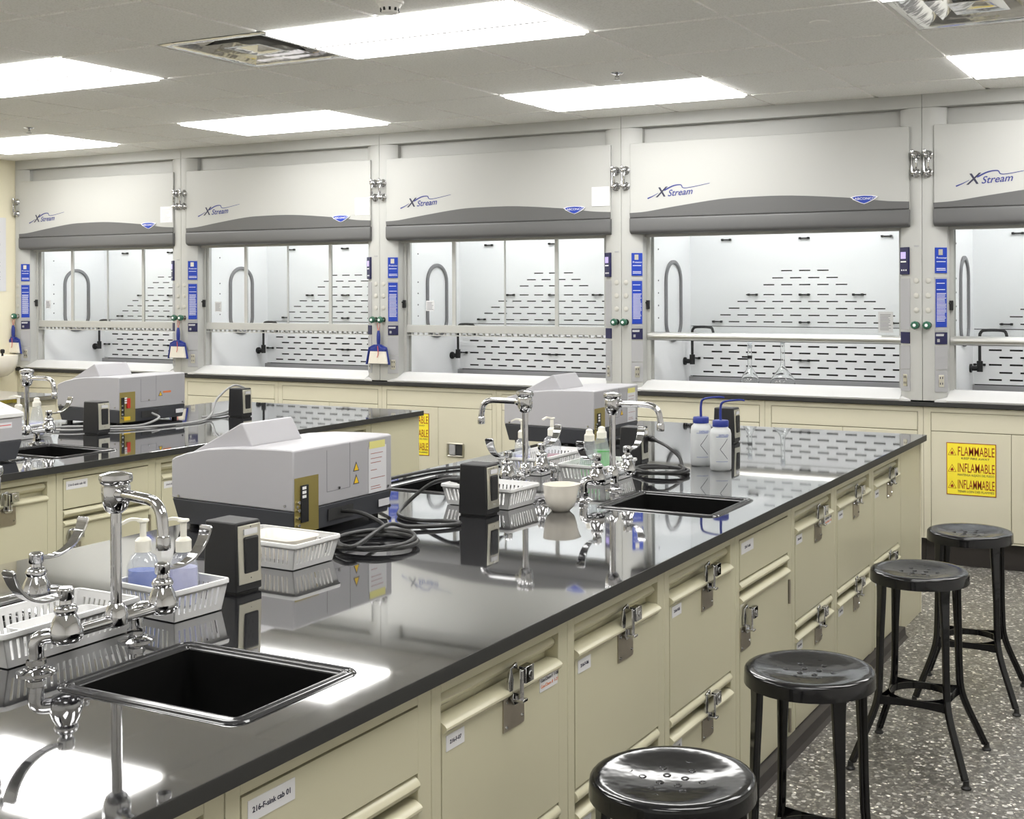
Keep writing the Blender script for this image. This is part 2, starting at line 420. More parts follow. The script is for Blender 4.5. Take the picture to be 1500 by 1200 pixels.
# ------------------------------------------------------------------ base cabinets of the islands
SHARED = {}
def hasp(parent, x, y, z):
    # steel strike plate with a padlock hasp; x = front face, y/z = middle of plate top
    if 'plate' not in SHARED:
        p = MB().box(0,.003,-.041,.041,-.072,0)
        o = obj('lock_plate', p, 'steel', parent); SHARED['plate'] = o
        r = MB()
        for a,b2 in ((-.031,-.012),(.031,-.055),(-.031,-.063)): r.lathe([(.004,0),(.003,.003)], (.003,a,b2), 8, (1,0,0))
        rr = obj('rivets', r, 'chrome', o); SHARED['riv'] = rr
        h = MB(); h.prism([(-.026,.002),(-.030,.030),(-.022,.056),(.004,.062),(.008,.030),(.006,.002)], .003,.009,'x')
        h.prism([(-.012,-.022),(.016,-.022),(.022,-.006),(.018,.004),(-.016,.004),(-.020,-.010)], .006,.012,'x')
        h.box(.009,.030,-.020,-.015,.006,.056); h.box(.009,.034,-.015,.004,-.014,-.008); h.cyl((.022,-.004,-.010),(.022,-.004,.050),.0065,n=10)
        h.box(.012,.030,.004,.036,.020,.054)
        h.lathe([(.008,0),(.007,.0015)], (.030,.022,.036), 14, (1,0,0))
        hh = obj('lock_hasp', h, 'chrome', parent, bevel=.0025); SHARED['hasp'] = hh
        o.location = hh.location = (x,y,z)
    else:
        c = SHARED['plate'].copy(); COL.objects.link(c); c.parent = parent; c.location = (x,y,z)
        d = SHARED['riv'].copy(); COL.objects.link(d); d.parent = c
        e = SHARED['hasp'].copy(); COL.objects.link(e); e.parent = parent; e.location = (x,y,z)

def halfround(y0, y1, x, z0, z1, d):
    n = 6; pts = [(x-.01,z0),(x,z0)]+[(x+d*math.sin(math.pi*k/n), z0+(z1-z0)*(k/n)) for k in range(1,n)]+[(x,z1),(x-.01,z1)]
    return MB().prism([(u,w) for u,w in pts], y0, y1, 'y')

def island_unit(y0, y1, kind, label, tagtext, F, depth, extra=None, low=True):
    """faces +X; local origin at (F, y0, 0)"""
    w = y1-y0; t = thing('base_cabinet', label, 'cabinet', (F,y0,0), 0, 'cream steel base cabinets along the islands')
    body = MB().box(-depth,-.035,.001,w-.001,.03,.05).box(-depth,-.035,.001,.015,.05,.815).box(-depth,-.035,w-.015,w-.001,.05,.815).box(-depth,-depth+.015,.015,w-.015,.05,.815).box(-.045,-.035,.015,w-.015,.05,.815)
    obj('carcass', body, 'cream', t)
    f = MB(); s = .042
    f.box(-.04,0,.001,s*.75,.03,.815); f.box(-.04,0,w-s,w-.001,.03,.815); f.box(-.04,0,s*.75,w-s,.785,.815); f.box(-.04,0,s*.75,w-s,.03,.045)
    obj('face_frame', f, 'cream', t, bevel=.0015)
    a, b = s*.75+.002, w-s-.002
    def front(z0, z1, lip=True, name='drawer_front'):
        if lip:
            n = 5; top = z1
            pts = [(-.03,z0),(.001,z0),(.001,top-.024)]+[(.001+.011*math.sin(math.pi*k/n), top-.024+.022*(k/n)) for k in range(1,n)]+[(-.004,top),(-.03,top)]
            m = MB().prism(pts, a, b, 'y')
        else: m = MB().box(-.03,.001,a,b,z0,z1)
        o = obj(name, m, 'cream', t)
        return o
    def rail(z0, z1, x=-.006, d_=.013): obj('pull_rail', halfround(a,b,x,z0,z1,d_), 'cream', t, bevel=.001)
    def sticker(y, z, s_, w_=.062, h_=.030, lines=None):
        o = obj('label_card', MB().box(.001,.0022,y,y+w_,z-h_,z), 'paper', t)
        if lines is None: text('lettering', s_, h_*.36, (.0026,y+w_*.5,z-h_*.60), 'ink', o, 90, 'CENTER', bold=.0002)
        else:
            for i, l in enumerate(lines): text('lettering', l, h_*.30, (.0026,y+.004,z-h_*(.40+.38*i)), 'orange' if i else 'ink', o, 90)
    if kind == 'drawers':
        rail(.746,.782,-.026,.018); front(.414,.730); rail(.376,.410); front(.05,.360)
        sticker(a+.012,.700,tagtext); hasp(t,.001,.29,.712)
        if low: sticker(a+.012,.335,tagtext); hasp(t,.001,.29,.350)
        if extra: sticker(b-.085,.712,'',.078,.034,extra)
    elif kind == 'sink':
        front(.662,.782,False,'false_front'); rail(.626,.656); front(.05,.612,True,'door')
        sticker(a+.012,.772,tagtext,.105 if len(tagtext) > 9 else .07,.034)
        hasp(t,.001,.075,.520)
        h = MB()
        for z in (.53,.10): h.cyl((.004,w-s+.004,z-.04),(.004,w-s+.004,z+.04),.005,n=8)
        obj('hinge', h, 'steel', t)
    return t

Z_T = .845
F = -1.322
SE = [.32,.85,1.375,1.903,2.432,2.962,3.484,4.016,4.520,5.060,5.559]
lab = ['cream cabinet at the near end of the main island, outside the picture',
 'cream cabinet at the bottom left of the main island front, mostly cut off',
 'cream sink cabinet under the near sink, label on its blank top panel',
 'large cream drawer cabinet right of the near sink cabinet, with two sticker labels',
 'cream drawer cabinet with a brown lock plate, directly behind the nearest stool',
 'cream drawer cabinet between the first and second stools, left of the far sink cabinet',
 'cream sink cabinet behind the second stool, blank top panel and hinged door',
 'cream drawer cabinet right of the far sink cabinet, with an extra red-printed sticker',
 'cream drawer cabinet left of the third stool, second from the far end of the island',
 'cream drawer cabinet behind the third stool, last with a lock plate before the end panel']
kinds = ['drawers','drawers','sink','drawers','drawers','drawers','sink','drawers','drawers','drawers']
tx = ['216-F-09','216-F-08','216-F-sink cab 01','216-F-07','216-F-06','216-F-05','216-F-sink','216-F-04','216-F-03','216-F-02']
for k in range(10):
    ex = ['Gen.Chem I   1-08','Gen.Chem II  1-21'] if k in (3,7) else None
    island_unit(SE[k], SE[k+1], kinds[k], lab[k], tx[k], F, 1.44, ex)
e = thing('end_panel','plain cream end panel closing the far end of the main island','panel',(F,5.559,0))
obj('panel', MB().box(-1.44,0,.002,.385,0.002,.815), 'cream', e)
obj('edge_strip', MB().box(-.03,.004,.385,.40,0.002,.815), 'creamlight', e)
k_ = MB()
k_.prism([(-1.35,.0),(F+.047,.0),(F+.036,.012),(F+.033,.045),(-1.35,.045)], .32, 5.50, 'y')
tag(obj('cove_base', k_, 'kick'), 'dark rubber cove base along the foot of the main island', 'baseboard')
# left island, seen between the objects on the main one
F2 = -4.20
S2 = [.86,1.38,1.90,2.42,2.92,3.44,3.955,4.475,4.99,5.48]
l2 = ['cream cabinet of the left island hidden beyond the left frame edge']*4 + [
 'cream drawer cabinet of the left island at the left frame edge, steel lock plate showing',
 'cream sink cabinet of the left island behind the tall near faucet',
 'cream drawer cabinet of the left island next to the near grey analyser',
 'cream drawer cabinet of the left island hidden behind the near analyser',
 'cream drawer cabinet of the left island, nearest to its far end panel']
k2 = ['drawers','sink','drawers','drawers','drawers','sink','drawers','drawers','drawers']
for k in range(9):
    o = island_unit(S2[k], S2[k+1], k2[k], l2[k], '216-E-0%d' % (9-k) if k2[k] == 'drawers' else '216-E-sink cab 02', F2, 1.44)
    if k < 4: o['group'] = 'left island cabinets outside the picture'
e = thing('end_panel','cream end panel at the far end of the left island beside the flammable sign','panel',(F2,5.48,0))
obj('panel', MB().box(-1.44,0,.002,.45,0.002,.815), 'cream', e)
# far left island
F3 = -7.08
for k in range(8):
    y0 = .86+.62*k
    t = thing('base_cabinet','cream cabinet of the farthest left island'+(' outside the picture' if k < 7 else ', seen past the small faucet'), 'cabinet',(F3,y0,0),0,'far left island cabinets')
    obj('carcass', MB().box(-1.44,-.02,.001,.619,.03,.815), 'creamlight', t)
    obj('drawer_front', MB().box(-.02,0,.03,.59,.42,.78), 'creamlight', t, bevel=.003); obj('drawer_front', MB().box(-.02,0,.03,.59,.05,.40), 'creamlight', t, bevel=.003)
    if k == 7: t['group'] = 'far left island'; 
del t['group']

# ------------------------------------------------------------------ countertops with sinks
def slab(x0,x1,y0,y1,z0,z1,holes):
    xs = sorted({x0,x1,*[h[0] for h in holes],*[h[1] for h in holes]}); ys = sorted({y0,y1,*[h[2] for h in holes],*[h[3] for h in holes]})
    solid = {}
    for i in range(len(xs)-1):
        for j in range(len(ys)-1):
            cx = (xs[i]+xs[i+1])/2; cy = (ys[j]+ys[j+1])/2
            solid[i,j] = not any(h[0]<cx<h[1] and h[2]<cy<h[3] for h in holes)
    b = MB(); vid = {}
    def V(i,j,z):
        k = (i,j,z)
        if k not in vid: vid[k] = len(b.v); b.v.append((xs[i],ys[j],z))
        return vid[k]
    for (i,j), s in solid.items():
        if not s: continue
        b.f.append((V(i,j,z1),V(i+1,j,z1),V(i+1,j+1,z1),V(i,j+1,z1))); b.f.append((V(i,j+1,z0),V(i+1,j+1,z0),V(i+1,j,z0),V(i,j,z0)))
        for di,dj,a,c in ((-1,0,(i,j+1),(i,j)),(1,0,(i+1,j),(i+1,j+1)),(0,-1,(i,j),(i+1,j)),(0,1,(i+1,j+1),(i,j+1))):
            if not solid.get((i+di,j+dj)): b.f.append((V(*a,z0),V(*c,z0),V(*c,z1),V(*a,z1)))
    return b
def sink(x0,x1,y0,y1,label,group=None):
    t = thing('sink', label, 'sink', ((x0+x1)/2,(y0+y1)/2,Z_T), 0, group)
    hx, hy = (x1-x0)/2, (y1-y0)/2
    prof = [(0,.0005),(-.003,.004),(-.009,.005),(-.012,.001),(-.016,.001),(-.020,.005),(-.027,.004),(-.031,-.004)]
    obj('rim', MB().sweep(rrect(0,0,hx,hy,.035,0), prof), 'epoxyrim', t, smooth=60)
    b = MB().sweep(rrect(0,0,hx-.031,hy-.031,.02,0), [(0,-.004),(-.004,-.05),(-.008,-.17),(-.02,-.185),(-.05,-.19)])
    b.box(-hx+.05,hx-.05,-hy+.05,hy-.05,-.20,-.188)
    obj('basin', b, 'sinkblack', t, smooth=60)
    obj('drain', MB().lathe([(.03,-.187),(.03,-.184),(.02,-.184),(.018,-.187)], n=20), 'steel', t)
    return t
M['epoxyrim'] = mat('epoxy_rim', (.03,.03,.032), .12, spec=.7)
SK = [(-1.848,-1.412,1.495,1.822),(-1.822,-1.40,3.52,3.885),(-2.68,-2.27,3.52,3.885),(-2.68,-2.27,1.50,1.83)]
g = .02
top = matte_edges(obj('countertop', slab(-2.80,-1.294,.30,5.972,.816,Z_T,[(a+g,b-g,c+g,d-g) for a,b,c,d in SK]), 'epoxy', smooth=0, bevel=.002))
tag(top, 'glossy black epoxy worktop of the large main island in the foreground', 'countertop')
sink(*SK[0],'black rectangular sink sunk into the worktop in the left foreground')
sink(*SK[1],'black sink in the far half of the main island, left of the wash bottles')
sink(*SK[2],'black sink in the left side of the main island behind the looping power cord')
sink(*SK[3],'black sink at the left edge of the picture behind the near faucets')
SL = (-4.80,-4.35,3.565,3.90)
tag(matte_edges(obj('countertop', slab(-5.68,-4.168,.86,5.935,.816,Z_T,[(SL[0]+g,SL[1]-g,SL[2]+g,SL[3]-g)]), 'epoxy', smooth=0, bevel=.002)), 'glossy black epoxy worktop of the left island', 'countertop')
sink(*SL,'black sink on the left island in front of the small faucet')
tag(obj('countertop', MB().box(-8.55,-7.05,.86,5.85,.816,Z_T), 'epoxy', smooth=0, bevel=.003), 'black worktop corner of the farthest island at the left edge', 'countertop')

# ------------------------------------------------------------------ fume hoods
HY = 6.97; W = 1.865; HS = [-8.993,-7.128,-5.263,-3.398,-1.533]
WV = catmull([Vector((x,z,0)) for x,z in ((.066,2.018),(.179,2.024),(.375,2.050),(.66,2.083),(.858,2.090),(1.117,2.088),(1.452,2.063),(1.633,2.041),(1.703,2.034),(1.799,2.029))], 4)
WV = [(p.x,p.y) for p in WV]
BY = .80   # baffle depth behind the face
def slot_panel(x0,x1,z0,z1,rows,sl,y,th=.004,hh=.0038):
    """sheet with real slots. rows: (z, [x centres])"""
    b = MB(); z = z0
    for rz_, xs in sorted(rows):
        b.box(x0,x1,y,y+th,z,rz_-hh); c = x0
        for x in sorted(xs):
            b.box(c,x-sl/2,y,y+th,rz_-hh,rz_+hh); c = x+sl/2
        b.box(c,x1,y,y+th,rz_-hh,rz_+hh); z = rz_+hh
    b.box(x0,x1,y,y+th,z,z1); return b
def make_hood(variant):
    t = thing('fume_hood','x','fume hood',(0,HY,0),0,'fume hoods along the back wall')
    P = lambda n, b, m, **k: obj(n, b, m, t, **k)
    post = [(0.001,0),(.066,0),(.129,.042),(.131,.10),(.131,.13),(0.001,.13)]
    f = MB(); f.prism(post, .918, 2.552, 'z'); f.prism([(W-x,y) for x,y in post], .918, 2.552, 'z')
    f.box(.001,W-.001,0.0,.13,2.552,CZ-.002); f.box(.06,W-.06,.07,.10,1.87,2.552)
    P('frame', f, 'hoodpaint', bevel=.002)
    P('canopy_panel', MB().box(.068,W-.068,-.012,.07,1.985,2.450), 'hoodpaint', bevel=.003)
    wv = MB().prism([(.068,1.992)]+WV[0:1]+WV[1:-1]+[(W-.068,2.029),(W-.068,1.992)], -.0165, -.010, 'y'); P('canopy_wave', wv, 'greytrim', smooth=0)
    n = 6
    lp = [(.07,1.986),(-.018,1.986),(-.022,1.975),(-.022,1.915)]+[(-.022+.03*(1-math.cos(R(90*k/n))), 1.915-.028*math.sin(R(90*k/n))) for k in range(1,n+1)]+[(.07,1.887)]
    lb = MB().prism([(a,b_) for a,b_ in lp], .066, W-.066, 'x')
    P('canopy_lip', lb, 'greytrim', bevel=.004)
    P('canopy_seam', MB().box(.069,W-.069,-.0178,-.010,1.9865,1.9915), 'darkline', smooth=0)
    # logo
    tx_ = text('logo_lettering','Stream',.055,(.322,-.0135,2.113),'logoblue',t,shear=.35,xs=1.05,tilt=3,bold=.0006)
    text('logo_lettering','X',.085,(.245,-.0135,2.110),'ink',t,shear=.3,xs=1.05,tilt=3,bold=.001)
    sw = MB()
    def stroke(pts, w):
        C = catmull([Vector((x,0,z)) for x,z in pts], 5)
        vs = []; L = len(C)
        for i, p in enumerate(C):
            d = (C[min(i+1,L-1)]-C[max(i-1,0)]).normalized(); nn = Vector((-d.z,0,d.x)); ww = w(i/(L-1))
            vs += [p+nn*ww+Vector((0,-.0136,0)), p-nn*ww+Vector((0,-.0136,0)), p+nn*ww+Vector((0,-.0125,0)), p-nn*ww+Vector((0,-.0125,0))]
        sw.add(vs, [f_ for i in range(L-1) for f_ in ((4*i,4*i+1,4*i+5,4*i+4),(4*i,4*i+4,4*i+6,4*i+2),(4*i+1,4*i+3,4*i+7,4*i+5),(4*i+2,4*i+6,4*i+7,4*i+3))])
    stroke([(.30,2.150),(.36,2.176),(.41,2.180),(.425,2.162),(.47,2.162),(.60,2.183)], lambda u: .0032*(1-u)+.0012)
    stroke([(.188,2.104),(.225,2.118),(.26,2.135)], lambda u: .003*(1-u)+.001)
    P('logo_swoosh', sw, 'logoblue', smooth=0)
    # badge
    bx, bz = 1.543, 2.050
    def shield(s, y0, y1): return MB().prism([(bx+s*u, bz+s*v) for u,v in ((-.080,.014),(-.05,.021),(0,.024),(.05,.021),(.080,.014),(.055,-.004),(.02,-.020),(0,-.026),(-.02,-.020),(-.055,-.004))], y0, y1, 'y')
    bd = P('badge', shield(1,-.020,-.0165), 'white', smooth=0)
    obj('badge_field', shield(.88,-.0215,-.020), 'blue', bd, smooth=0)
    text('lettering','LABCONCO',.019,(bx,-.0222,bz-.002),'white',bd,align='CENTER',xs=1.25)
    # liner
    lz0, lz1 = .915, 2.36
    l = MB(); x0, x1 = .131, W-.131
    l.box(x0-.012,x0,.10,BY+.10,lz0,lz1); l.box(x1,x1+.012,.10,BY+.10,lz0,lz1); l.box(x0-.012,x1+.012,.10,BY+.12,lz1,lz1+.01)
    l.box(x0-.012,x1+.012,BY+.10,BY+.11,lz0,lz1)
    P('liner', l, 'liner', smooth=0)
    cx = W/2; sp = .122; sl = .076
    tri = [(1.663,3),(1.616,4),(1.571,5),(1.506,7),(1.461,8),(1.416,9),(1.371,10),(1.326,11)]
    rows = [(z,[cx+sp*(i-(k-1)/2) for i in range(k)]) for z,k in tri]
    P('upper_baffle', slot_panel(x0,x1,1.297,lz1,rows,sl,BY), 'liner', smooth=0)
    low = [(1.243,12),(1.205,13),(1.168,12),(1.124,11),(1.079,12),(1.032,11),(.988,12)]
    rows2 = [(z,[cx+sp*(i-(k-1)/2) for i in range(k) if abs(sp*(i-(k-1)/2)) < (x1-x0)/2-.05]) for z,k in low]
    P('lower_baffle', slot_panel(x0,x1,.960,1.292,rows2,sl,BY-.004,hh=.0052), 'liner', smooth=0)
    P('plenum', MB().box(x0,x1,BY+.035,BY+.04,lz0,lz1), 'plenum', smooth=0)
    P('baffle_foot', MB().box(x0,x1,BY-.03,BY-.02,.918,.955), 'padgrey', smooth=0)
    c0 = None
    for x,z in [(.395,1.873),(cx,1.873),(W-.395,1.873),(.58,1.506),(cx,1.506),(W-.58,1.506),(.33,1.326),(cx,1.326),(W-.33,1.326),(.17,1.079),(cx,1.079),(W-.20,1.079)]:
        if c0 is None:
            cb = MB(); cb.box(-.034,.034,-.008,0,-.004,.004); cb.box(-.036,-.020,-.014,0,-.007,.007); cb.box(.020,.036,-.014,0,-.007,.007)
            c0 = P('baffle_clip', cb, 'blackplastic', loc=(x,BY-.004,z), bevel=.002)
        else: copypart(c0, t, (x-c0.location.x, 0, z-c0.location.z))
    # oval access ring on the left wall
    path = []; rr = .135; zc0, zc1 = 1.335, 1.60; yc = .50
    for k in range(17):
        a = R(180*k/16); path.append(((x0+.001,yc+rr*math.cos(a),zc1+rr*math.sin(a)),(0,math.cos(a),math.sin(a)),(1,0,0)))
    for k in range(17):
        a = R(180+180*k/16); path.append(((x0+.001,yc+rr*math.cos(a),zc0+rr*math.sin(a)),(0,math.cos(a),math.sin(a)),(1,0,0)))
    P('access_ring', MB().sweep(path, [(0,0),(0,.010),(-.006,.014),(-.022,.014),(-.026,.010),(-.026,0)]), 'ringgrey')
    s0 = None
    for z in (1.80,1.60,1.52,1.44,1.36):
        if s0 is None: s0 = P('screw', MB().lathe([(.006,0),(.004,.004)], n=8, ax=(1,0,0)), 'ringgrey', loc=(x0,.27,z))
        else: copypart(s0, t, (0,0,z-s0.location.z))
    py = .69; pz = 1.062
    sp_ = MB(); sp_.cyl((x0,py,pz),(x0+.012,py,pz),.026,n=16); sp_.cyl((x0+.01,py,pz),(x0+.062,py,pz),.015,n=12); sp_.cyl((x0+.058,py,pz-.02),(x0+.058,py,pz+.045),.018,n=12)
    sp_.tube([(x0+.058,py,pz+.03),(x0+.058,py,pz+.18),(x0+.064,py,pz+.215),(x0+.09,py,pz+.229),(x0+.19,py-.02,pz+.229),(x0+.215,py-.025,pz+.21),(x0+.222,py-.026,pz+.15)],.009,10)
    P('water_spigot', sp_, 'blackplastic')
    P('work_surface', MB().box(x0,x1,.05,BY+.09,.912,.922), 'blackplastic', smooth=0)
    sil = [(-.002,.912),(-.006,.922),(.01,.932),(.10,.972),(.125,.975),(.135,.968),(.135,.958),(.02,.912)]
    sb = MB().prism(sil, .129, W-.129, 'x')
    sb.hexa([(.066,-.004,.912),(.131,-.004,.912),(.131,.135,.912),(.128,.04,.912),(.066,-.004,.922),(.131,-.004,.926),(.131,.12,.972),(.128,.042,.938)])
    sb.hexa([(W-.131,-.004,.912),(W-.066,-.004,.912),(W-.128,.04,.912),(W-.131,.135,.912),(W-.131,-.004,.926),(W-.066,-.004,.922),(W-.128,.042,.938),(W-.131,.12,.972)])
    P('sill', sb, 'sillwhite')
    P('interior_lamp', MB().box(.35,W-.35,.28,.46,lz1-.03,lz1-.002), 'hoodlamp', smooth=0)
    # sash
    sy = .115
    P('sash_track', MB().prism([(x0,.10),(x0+.022,.10),(x0+.022,.104),(x0+.006,.104),(x0+.006,.156),(x0+.022,.156),(x0+.022,.16),(x0,.16)],.975,1.90,'z'), 'hoodpaint', smooth=0)
    P('sash_track', MB().prism([(x1,.10),(x1-.022,.10),(x1-.022,.104),(x1-.006,.104),(x1-.006,.156),(x1-.022,.156),(x1-.022,.16),(x1,.16)],.975,1.90,'z'), 'hoodpaint', smooth=0)
    if variant == 'framed':
        fr = MB(); fr.box(x0+.012,x1-.012,sy-.012,sy+.02,1.25,1.302)
        for a, w_ in ((x0+.012,.034),(x1-.046,.034)): fr.box(a,a+w_,sy-.004,sy+.018,1.302,1.94)
        s = P('sash', fr, 'hoodpaint', bevel=.002)
        for xx, w_ in ((.535,.026),(.94,.007),(1.335,.024)): obj('pane_stile', MB().box(xx-w_/2,xx+w_/2,sy+.002,sy+.016,1.302,1.94), 'hoodpaint', s, smooth=0)
        g_ = MB(); g_.box(x0+.012,x1-.012,sy-.010,sy+.012,1.228,1.234)
        for k in range(36): 
            q = x0+.02+k*(x1-x0-.04)/35; g_.box(q-.003,q+.003,sy-.008,sy+.010,1.234,1.25)
        obj('sash_grille', g_, 'hoodpaint', s, smooth=0)
        obj('glass', MB().box(x0+.04,x1-.04,sy+.006,sy+.010,1.30,1.94), 'sash', s, smooth=0)
    else:
        n = 10; hp = [(sy-.006+.028*math.cos(2*math.pi*k/16)*(.8), 1.250+.026*math.sin(2*math.pi*k/16)) for k in range(16)]
        s = P('sash', MB().prism(hp, x0+.005, x1-.005, 'x').box(x0+.005,x1-.005,sy-.004,sy+.02,1.235,1.27), 'satin')
        obj('glass', MB().box(x0+.012,x1-.012,sy+.004,sy+.009,1.265,1.94), 'sash', s, smooth=0)
    P('sash_stop', MB().box(x0-.004,x0+.02,.085,.10,1.42,1.475).box(x0-.004,x0+.006,.075,.10,1.455,1.465), 'blackplastic', bevel=.003)
    # control panels on the angled posts
    ang = math.degrees(math.atan2(.042,.063)); L = math.hypot(.063,.042)
    def chamfer(side, u0, u1, z0, z1, th, off=0):
        b = MB(); d = Vector((.063,.042,0)).normalized(); nn = Vector((.042,-.063,0)).normalized(); o = Vector((.066,0,0))
        p = [o+d*(L*u0)+nn*off, o+d*(L*u1)+nn*off]; q = [v+nn*th for v in p]
        pts = [q[0],q[1],p[1],p[0]]
        if side < 0: pts = [Vector((W-v.x,v.y,0)) for v in pts]
        b.prism([(v.x,v.y) for v in pts], z0, z1, 'z'); return b
    def ct(side, u, z, s, size, m, par, xs=1):
        d = Vector((.063,.042,0)).normalized(); nn = Vector((.042,-.063,0)).normalized(); p = Vector((.066,0,0))+d*(L*u)+nn*.0062
        if side < 0: p.x = W-p.x
        return text('lettering', s, size, (p.x,p.y,z), m, par, ang if side > 0 else -ang, xs=xs)
    def lines(side, zs, u0, u1, h, par, m='white'):
        b = MB()
        for z in zs:
            c = chamfer(side,u0,u1-.12*random.random(),z,z+h,.0008,.0055); b.add(c.v,c.f)
        obj('lettering', b, m, par, smooth=0)
    a = P('instruction_sign', chamfer(1,.05,.95,1.628,1.770,.0055), 'blue', smooth=0)
    obj('emblem', chamfer(1,.30,.62,1.728,1.760,.001,.0055), 'steelplate', a); ct(1,.14,1.708,'Protector',.0150,'white',a); lines(1,(1.690,1.652,1.643),.15,.9,.003,a)
    a = P('sign_holder', chamfer(1,.02,.98,1.306,1.606,.003), 'padgrey', smooth=0)
    s_ = obj('instruction_sheet', chamfer(1,.08,.92,1.328,1.596,.0025,.003), 'blue', a, smooth=0)
    lines(1,[1.570,1.535]+[1.36+.0085*k for k in range(19)],.16,.88,.0028,a)
    a = P('switch_panel', chamfer(1,.04,.96,1.233,1.299,.0055), 'navy', smooth=0); lines(1,(1.286,1.279),.1,.8,.0035,a); obj('rocker_switch', chamfer(1,.18,.36,1.245,1.262,.004,.0055), 'padgrey', a)
    P('blank_panel', chamfer(1,.02,.98,1.092,1.222,.004), 'padgrey', smooth=0)
    def outlet(side):
        a = P('outlet_panel', chamfer(side,.02,.98,.968,1.088,.004), 'padgrey', smooth=0)
        obj('receptacle', chamfer(side,.30,.70,.995,1.062,.003,.004), 'steelplate', a, bevel=.002)
        b = MB()
        for z in (1.040,1.008):
            for u in (.38,.55): c = chamfer(side,u,u+.06,z,z+.012,.0006,.007); b.add(c.v,c.f)
        obj('slots', b, 'ink', a, smooth=0)
    outlet(1); outlet(-1)
    a = P('airflow_monitor', chamfer(-1,.05,.92,1.622,1.775,.014), 'navy', bevel=.002)
    obj('screen', chamfer(-1,.28,.80,1.710,1.748,.001,.014), 'screen', a); obj('lettering', chamfer(-1,.25,.8,1.69,1.697,.001,.014), 'white', a)
    b = MB()
    for u in (.2,.42,.64): c = chamfer(-1,u,u+.1,1.642,1.650,.001,.014); b.add(c.v,c.f)
    obj('buttons', b, 'white', a, smooth=0)
    P('blank_panel', chamfer(-1,.02,.98,1.312,1.600,.004), 'padgrey', smooth=0); P('switch_panel', chamfer(-1,.04,.96,1.235,1.299,.0055), 'navy', smooth=0)
    P('blank_panel', chamfer(-1,.02,.98,1.092,1.222,.004), 'padgrey', smooth=0)
    c0 = None
    for x in (.033,W-.033):
        for z in (1.587,1.504,1.421):
            if c0 is None: c0 = P('port_cap', MB().lathe([(.0155,0),(.015,.003),(.010,.005)], n=20, ax=(0,-1,0)), 'capgrey', loc=(x,0,z))
            else: copypart(c0, t, (x-c0.location.x,0,z-c0.location.z))
    kb = MB().lathe([(.020,0),(.020,.006)], n=16, ax=(0,-1,0)); kb.cyl((0,0,0),(0,-.03,0),.008)
    k0 = P('valve_knob', kb, 'chrome', loc=(.033,0,1.339))
    kn = MB()
    kn.lathe([(.021,.026),(.023,.032),(.023,.050),(.018,.056)], n=8, ax=(0,-1,0)); obj('knob_cap', kn, 'green', k0)
    obj('index_button', MB().lathe([(.009,.056),(.008,.0585)], n=14, ax=(0,-1,0)), 'white', k0)
    k1 = k0.copy(); COL.objects.link(k1); k1.parent = t; k1.location.x = W-.033
    for ch in list(k0.children): d_ = ch.copy(); COL.objects.link(d_); d_.parent = k1
    v = MB()
    for z in (0,-.098):
        v.lathe([(.027,0),(.027,.005),(.017,.012),(.012,.024),(.016,.028),(.016,.040),(.007,.046)], (0,0,z), 16, (0,-1,0))
        v.cyl((-.018,-.034,z),(.018,-.034,z),.009,n=10)
    v.cyl((-.012,-.034,.012),(-.012,-.034,-.10),.0055,n=10); v.lathe([(.009,0),(.012,.006),(.010,.02),(.004,.026)], (-.012,-.034,.006), 12)
    v.tube([(.010,-.046,.004),(.016,-.058,-.03),(.014,-.054,-.072),(.004,-.040,-.094)],.005,8)
    v0 = P('rod_valve', v, 'chrome', loc=(.034,0,2.285)); copypart(v0, t, (W-.068,0,0)).rotation_euler = (0,0,0)
    P('id_tag', MB().box(W-.045,W-.018,-.002,0,1.776,1.784), 'padgrey', smooth=0)
    return t
M['cardgrey'] = mat('grey_card', (.55,.55,.55), .6)
M['capgrey'] = mat('grey_plastic_cap', (.48,.47,.43), .5)
hl = ['leftmost fume hood of the row, beside the cream side wall','second fume hood from the left, above the left island\'s far end',
 'middle fume hood of the row, framed sliding panes, behind the tall faucets','fume hood with two glass flasks inside, second from the right',
 'rightmost fume hood, cut by the frame edge, above the yellow flammable sign']
A = make_hood('framed'); B = make_hood('plain')
hoods = []
for k, s in enumerate(HS):
    src = A if k < 3 else B
    if k in (0,3): o = src; o.location = (s,HY,0); o['label'] = hl[k]
    else: o = dup(src, (s,HY,0), None, hl[k])
    hoods.append(o)
for k in range(3):
    if True:
        o = hoods[k]
        p = obj('notice_sheet', MB().box(1.665,1.790,-.0145,-.012,2.068,2.19), 'paper', o, smooth=0)
        b = MB()
        for i in range(9): b.box(1.68,1.775-.05*random.random(),-.0152,-.0145,2.165-.01*i,2.168-.01*i)
        obj('lettering', b, 'cardgrey', p, smooth=0)
for k, (x, z, w_, hgt) in enumerate([(.25,1.40,.06,.07),(.26,1.385,.065,.075),(.34,1.40,.07,.07),(1.63,1.29,.085,.12)]):
    p = obj('warning_card', MB().box(x-w_/2,x+w_/2,.1180,.1195,z,z+hgt), 'cardgrey' if k in (1,3) else 'paper', hoods[k], smooth=0)
    b = MB(); n_ = 6 if k < 3 else 11
    for i in range(n_): b.box(x-w_*.38,x+w_*(.38-.2*random.random()),.1172,.1180,z+hgt*(.12+.8*i/n_),z+hgt*(.12+.8*i/n_)+.0035)
    obj('lettering', b, 'ringgrey' if k else 'ink', p, smooth=0)

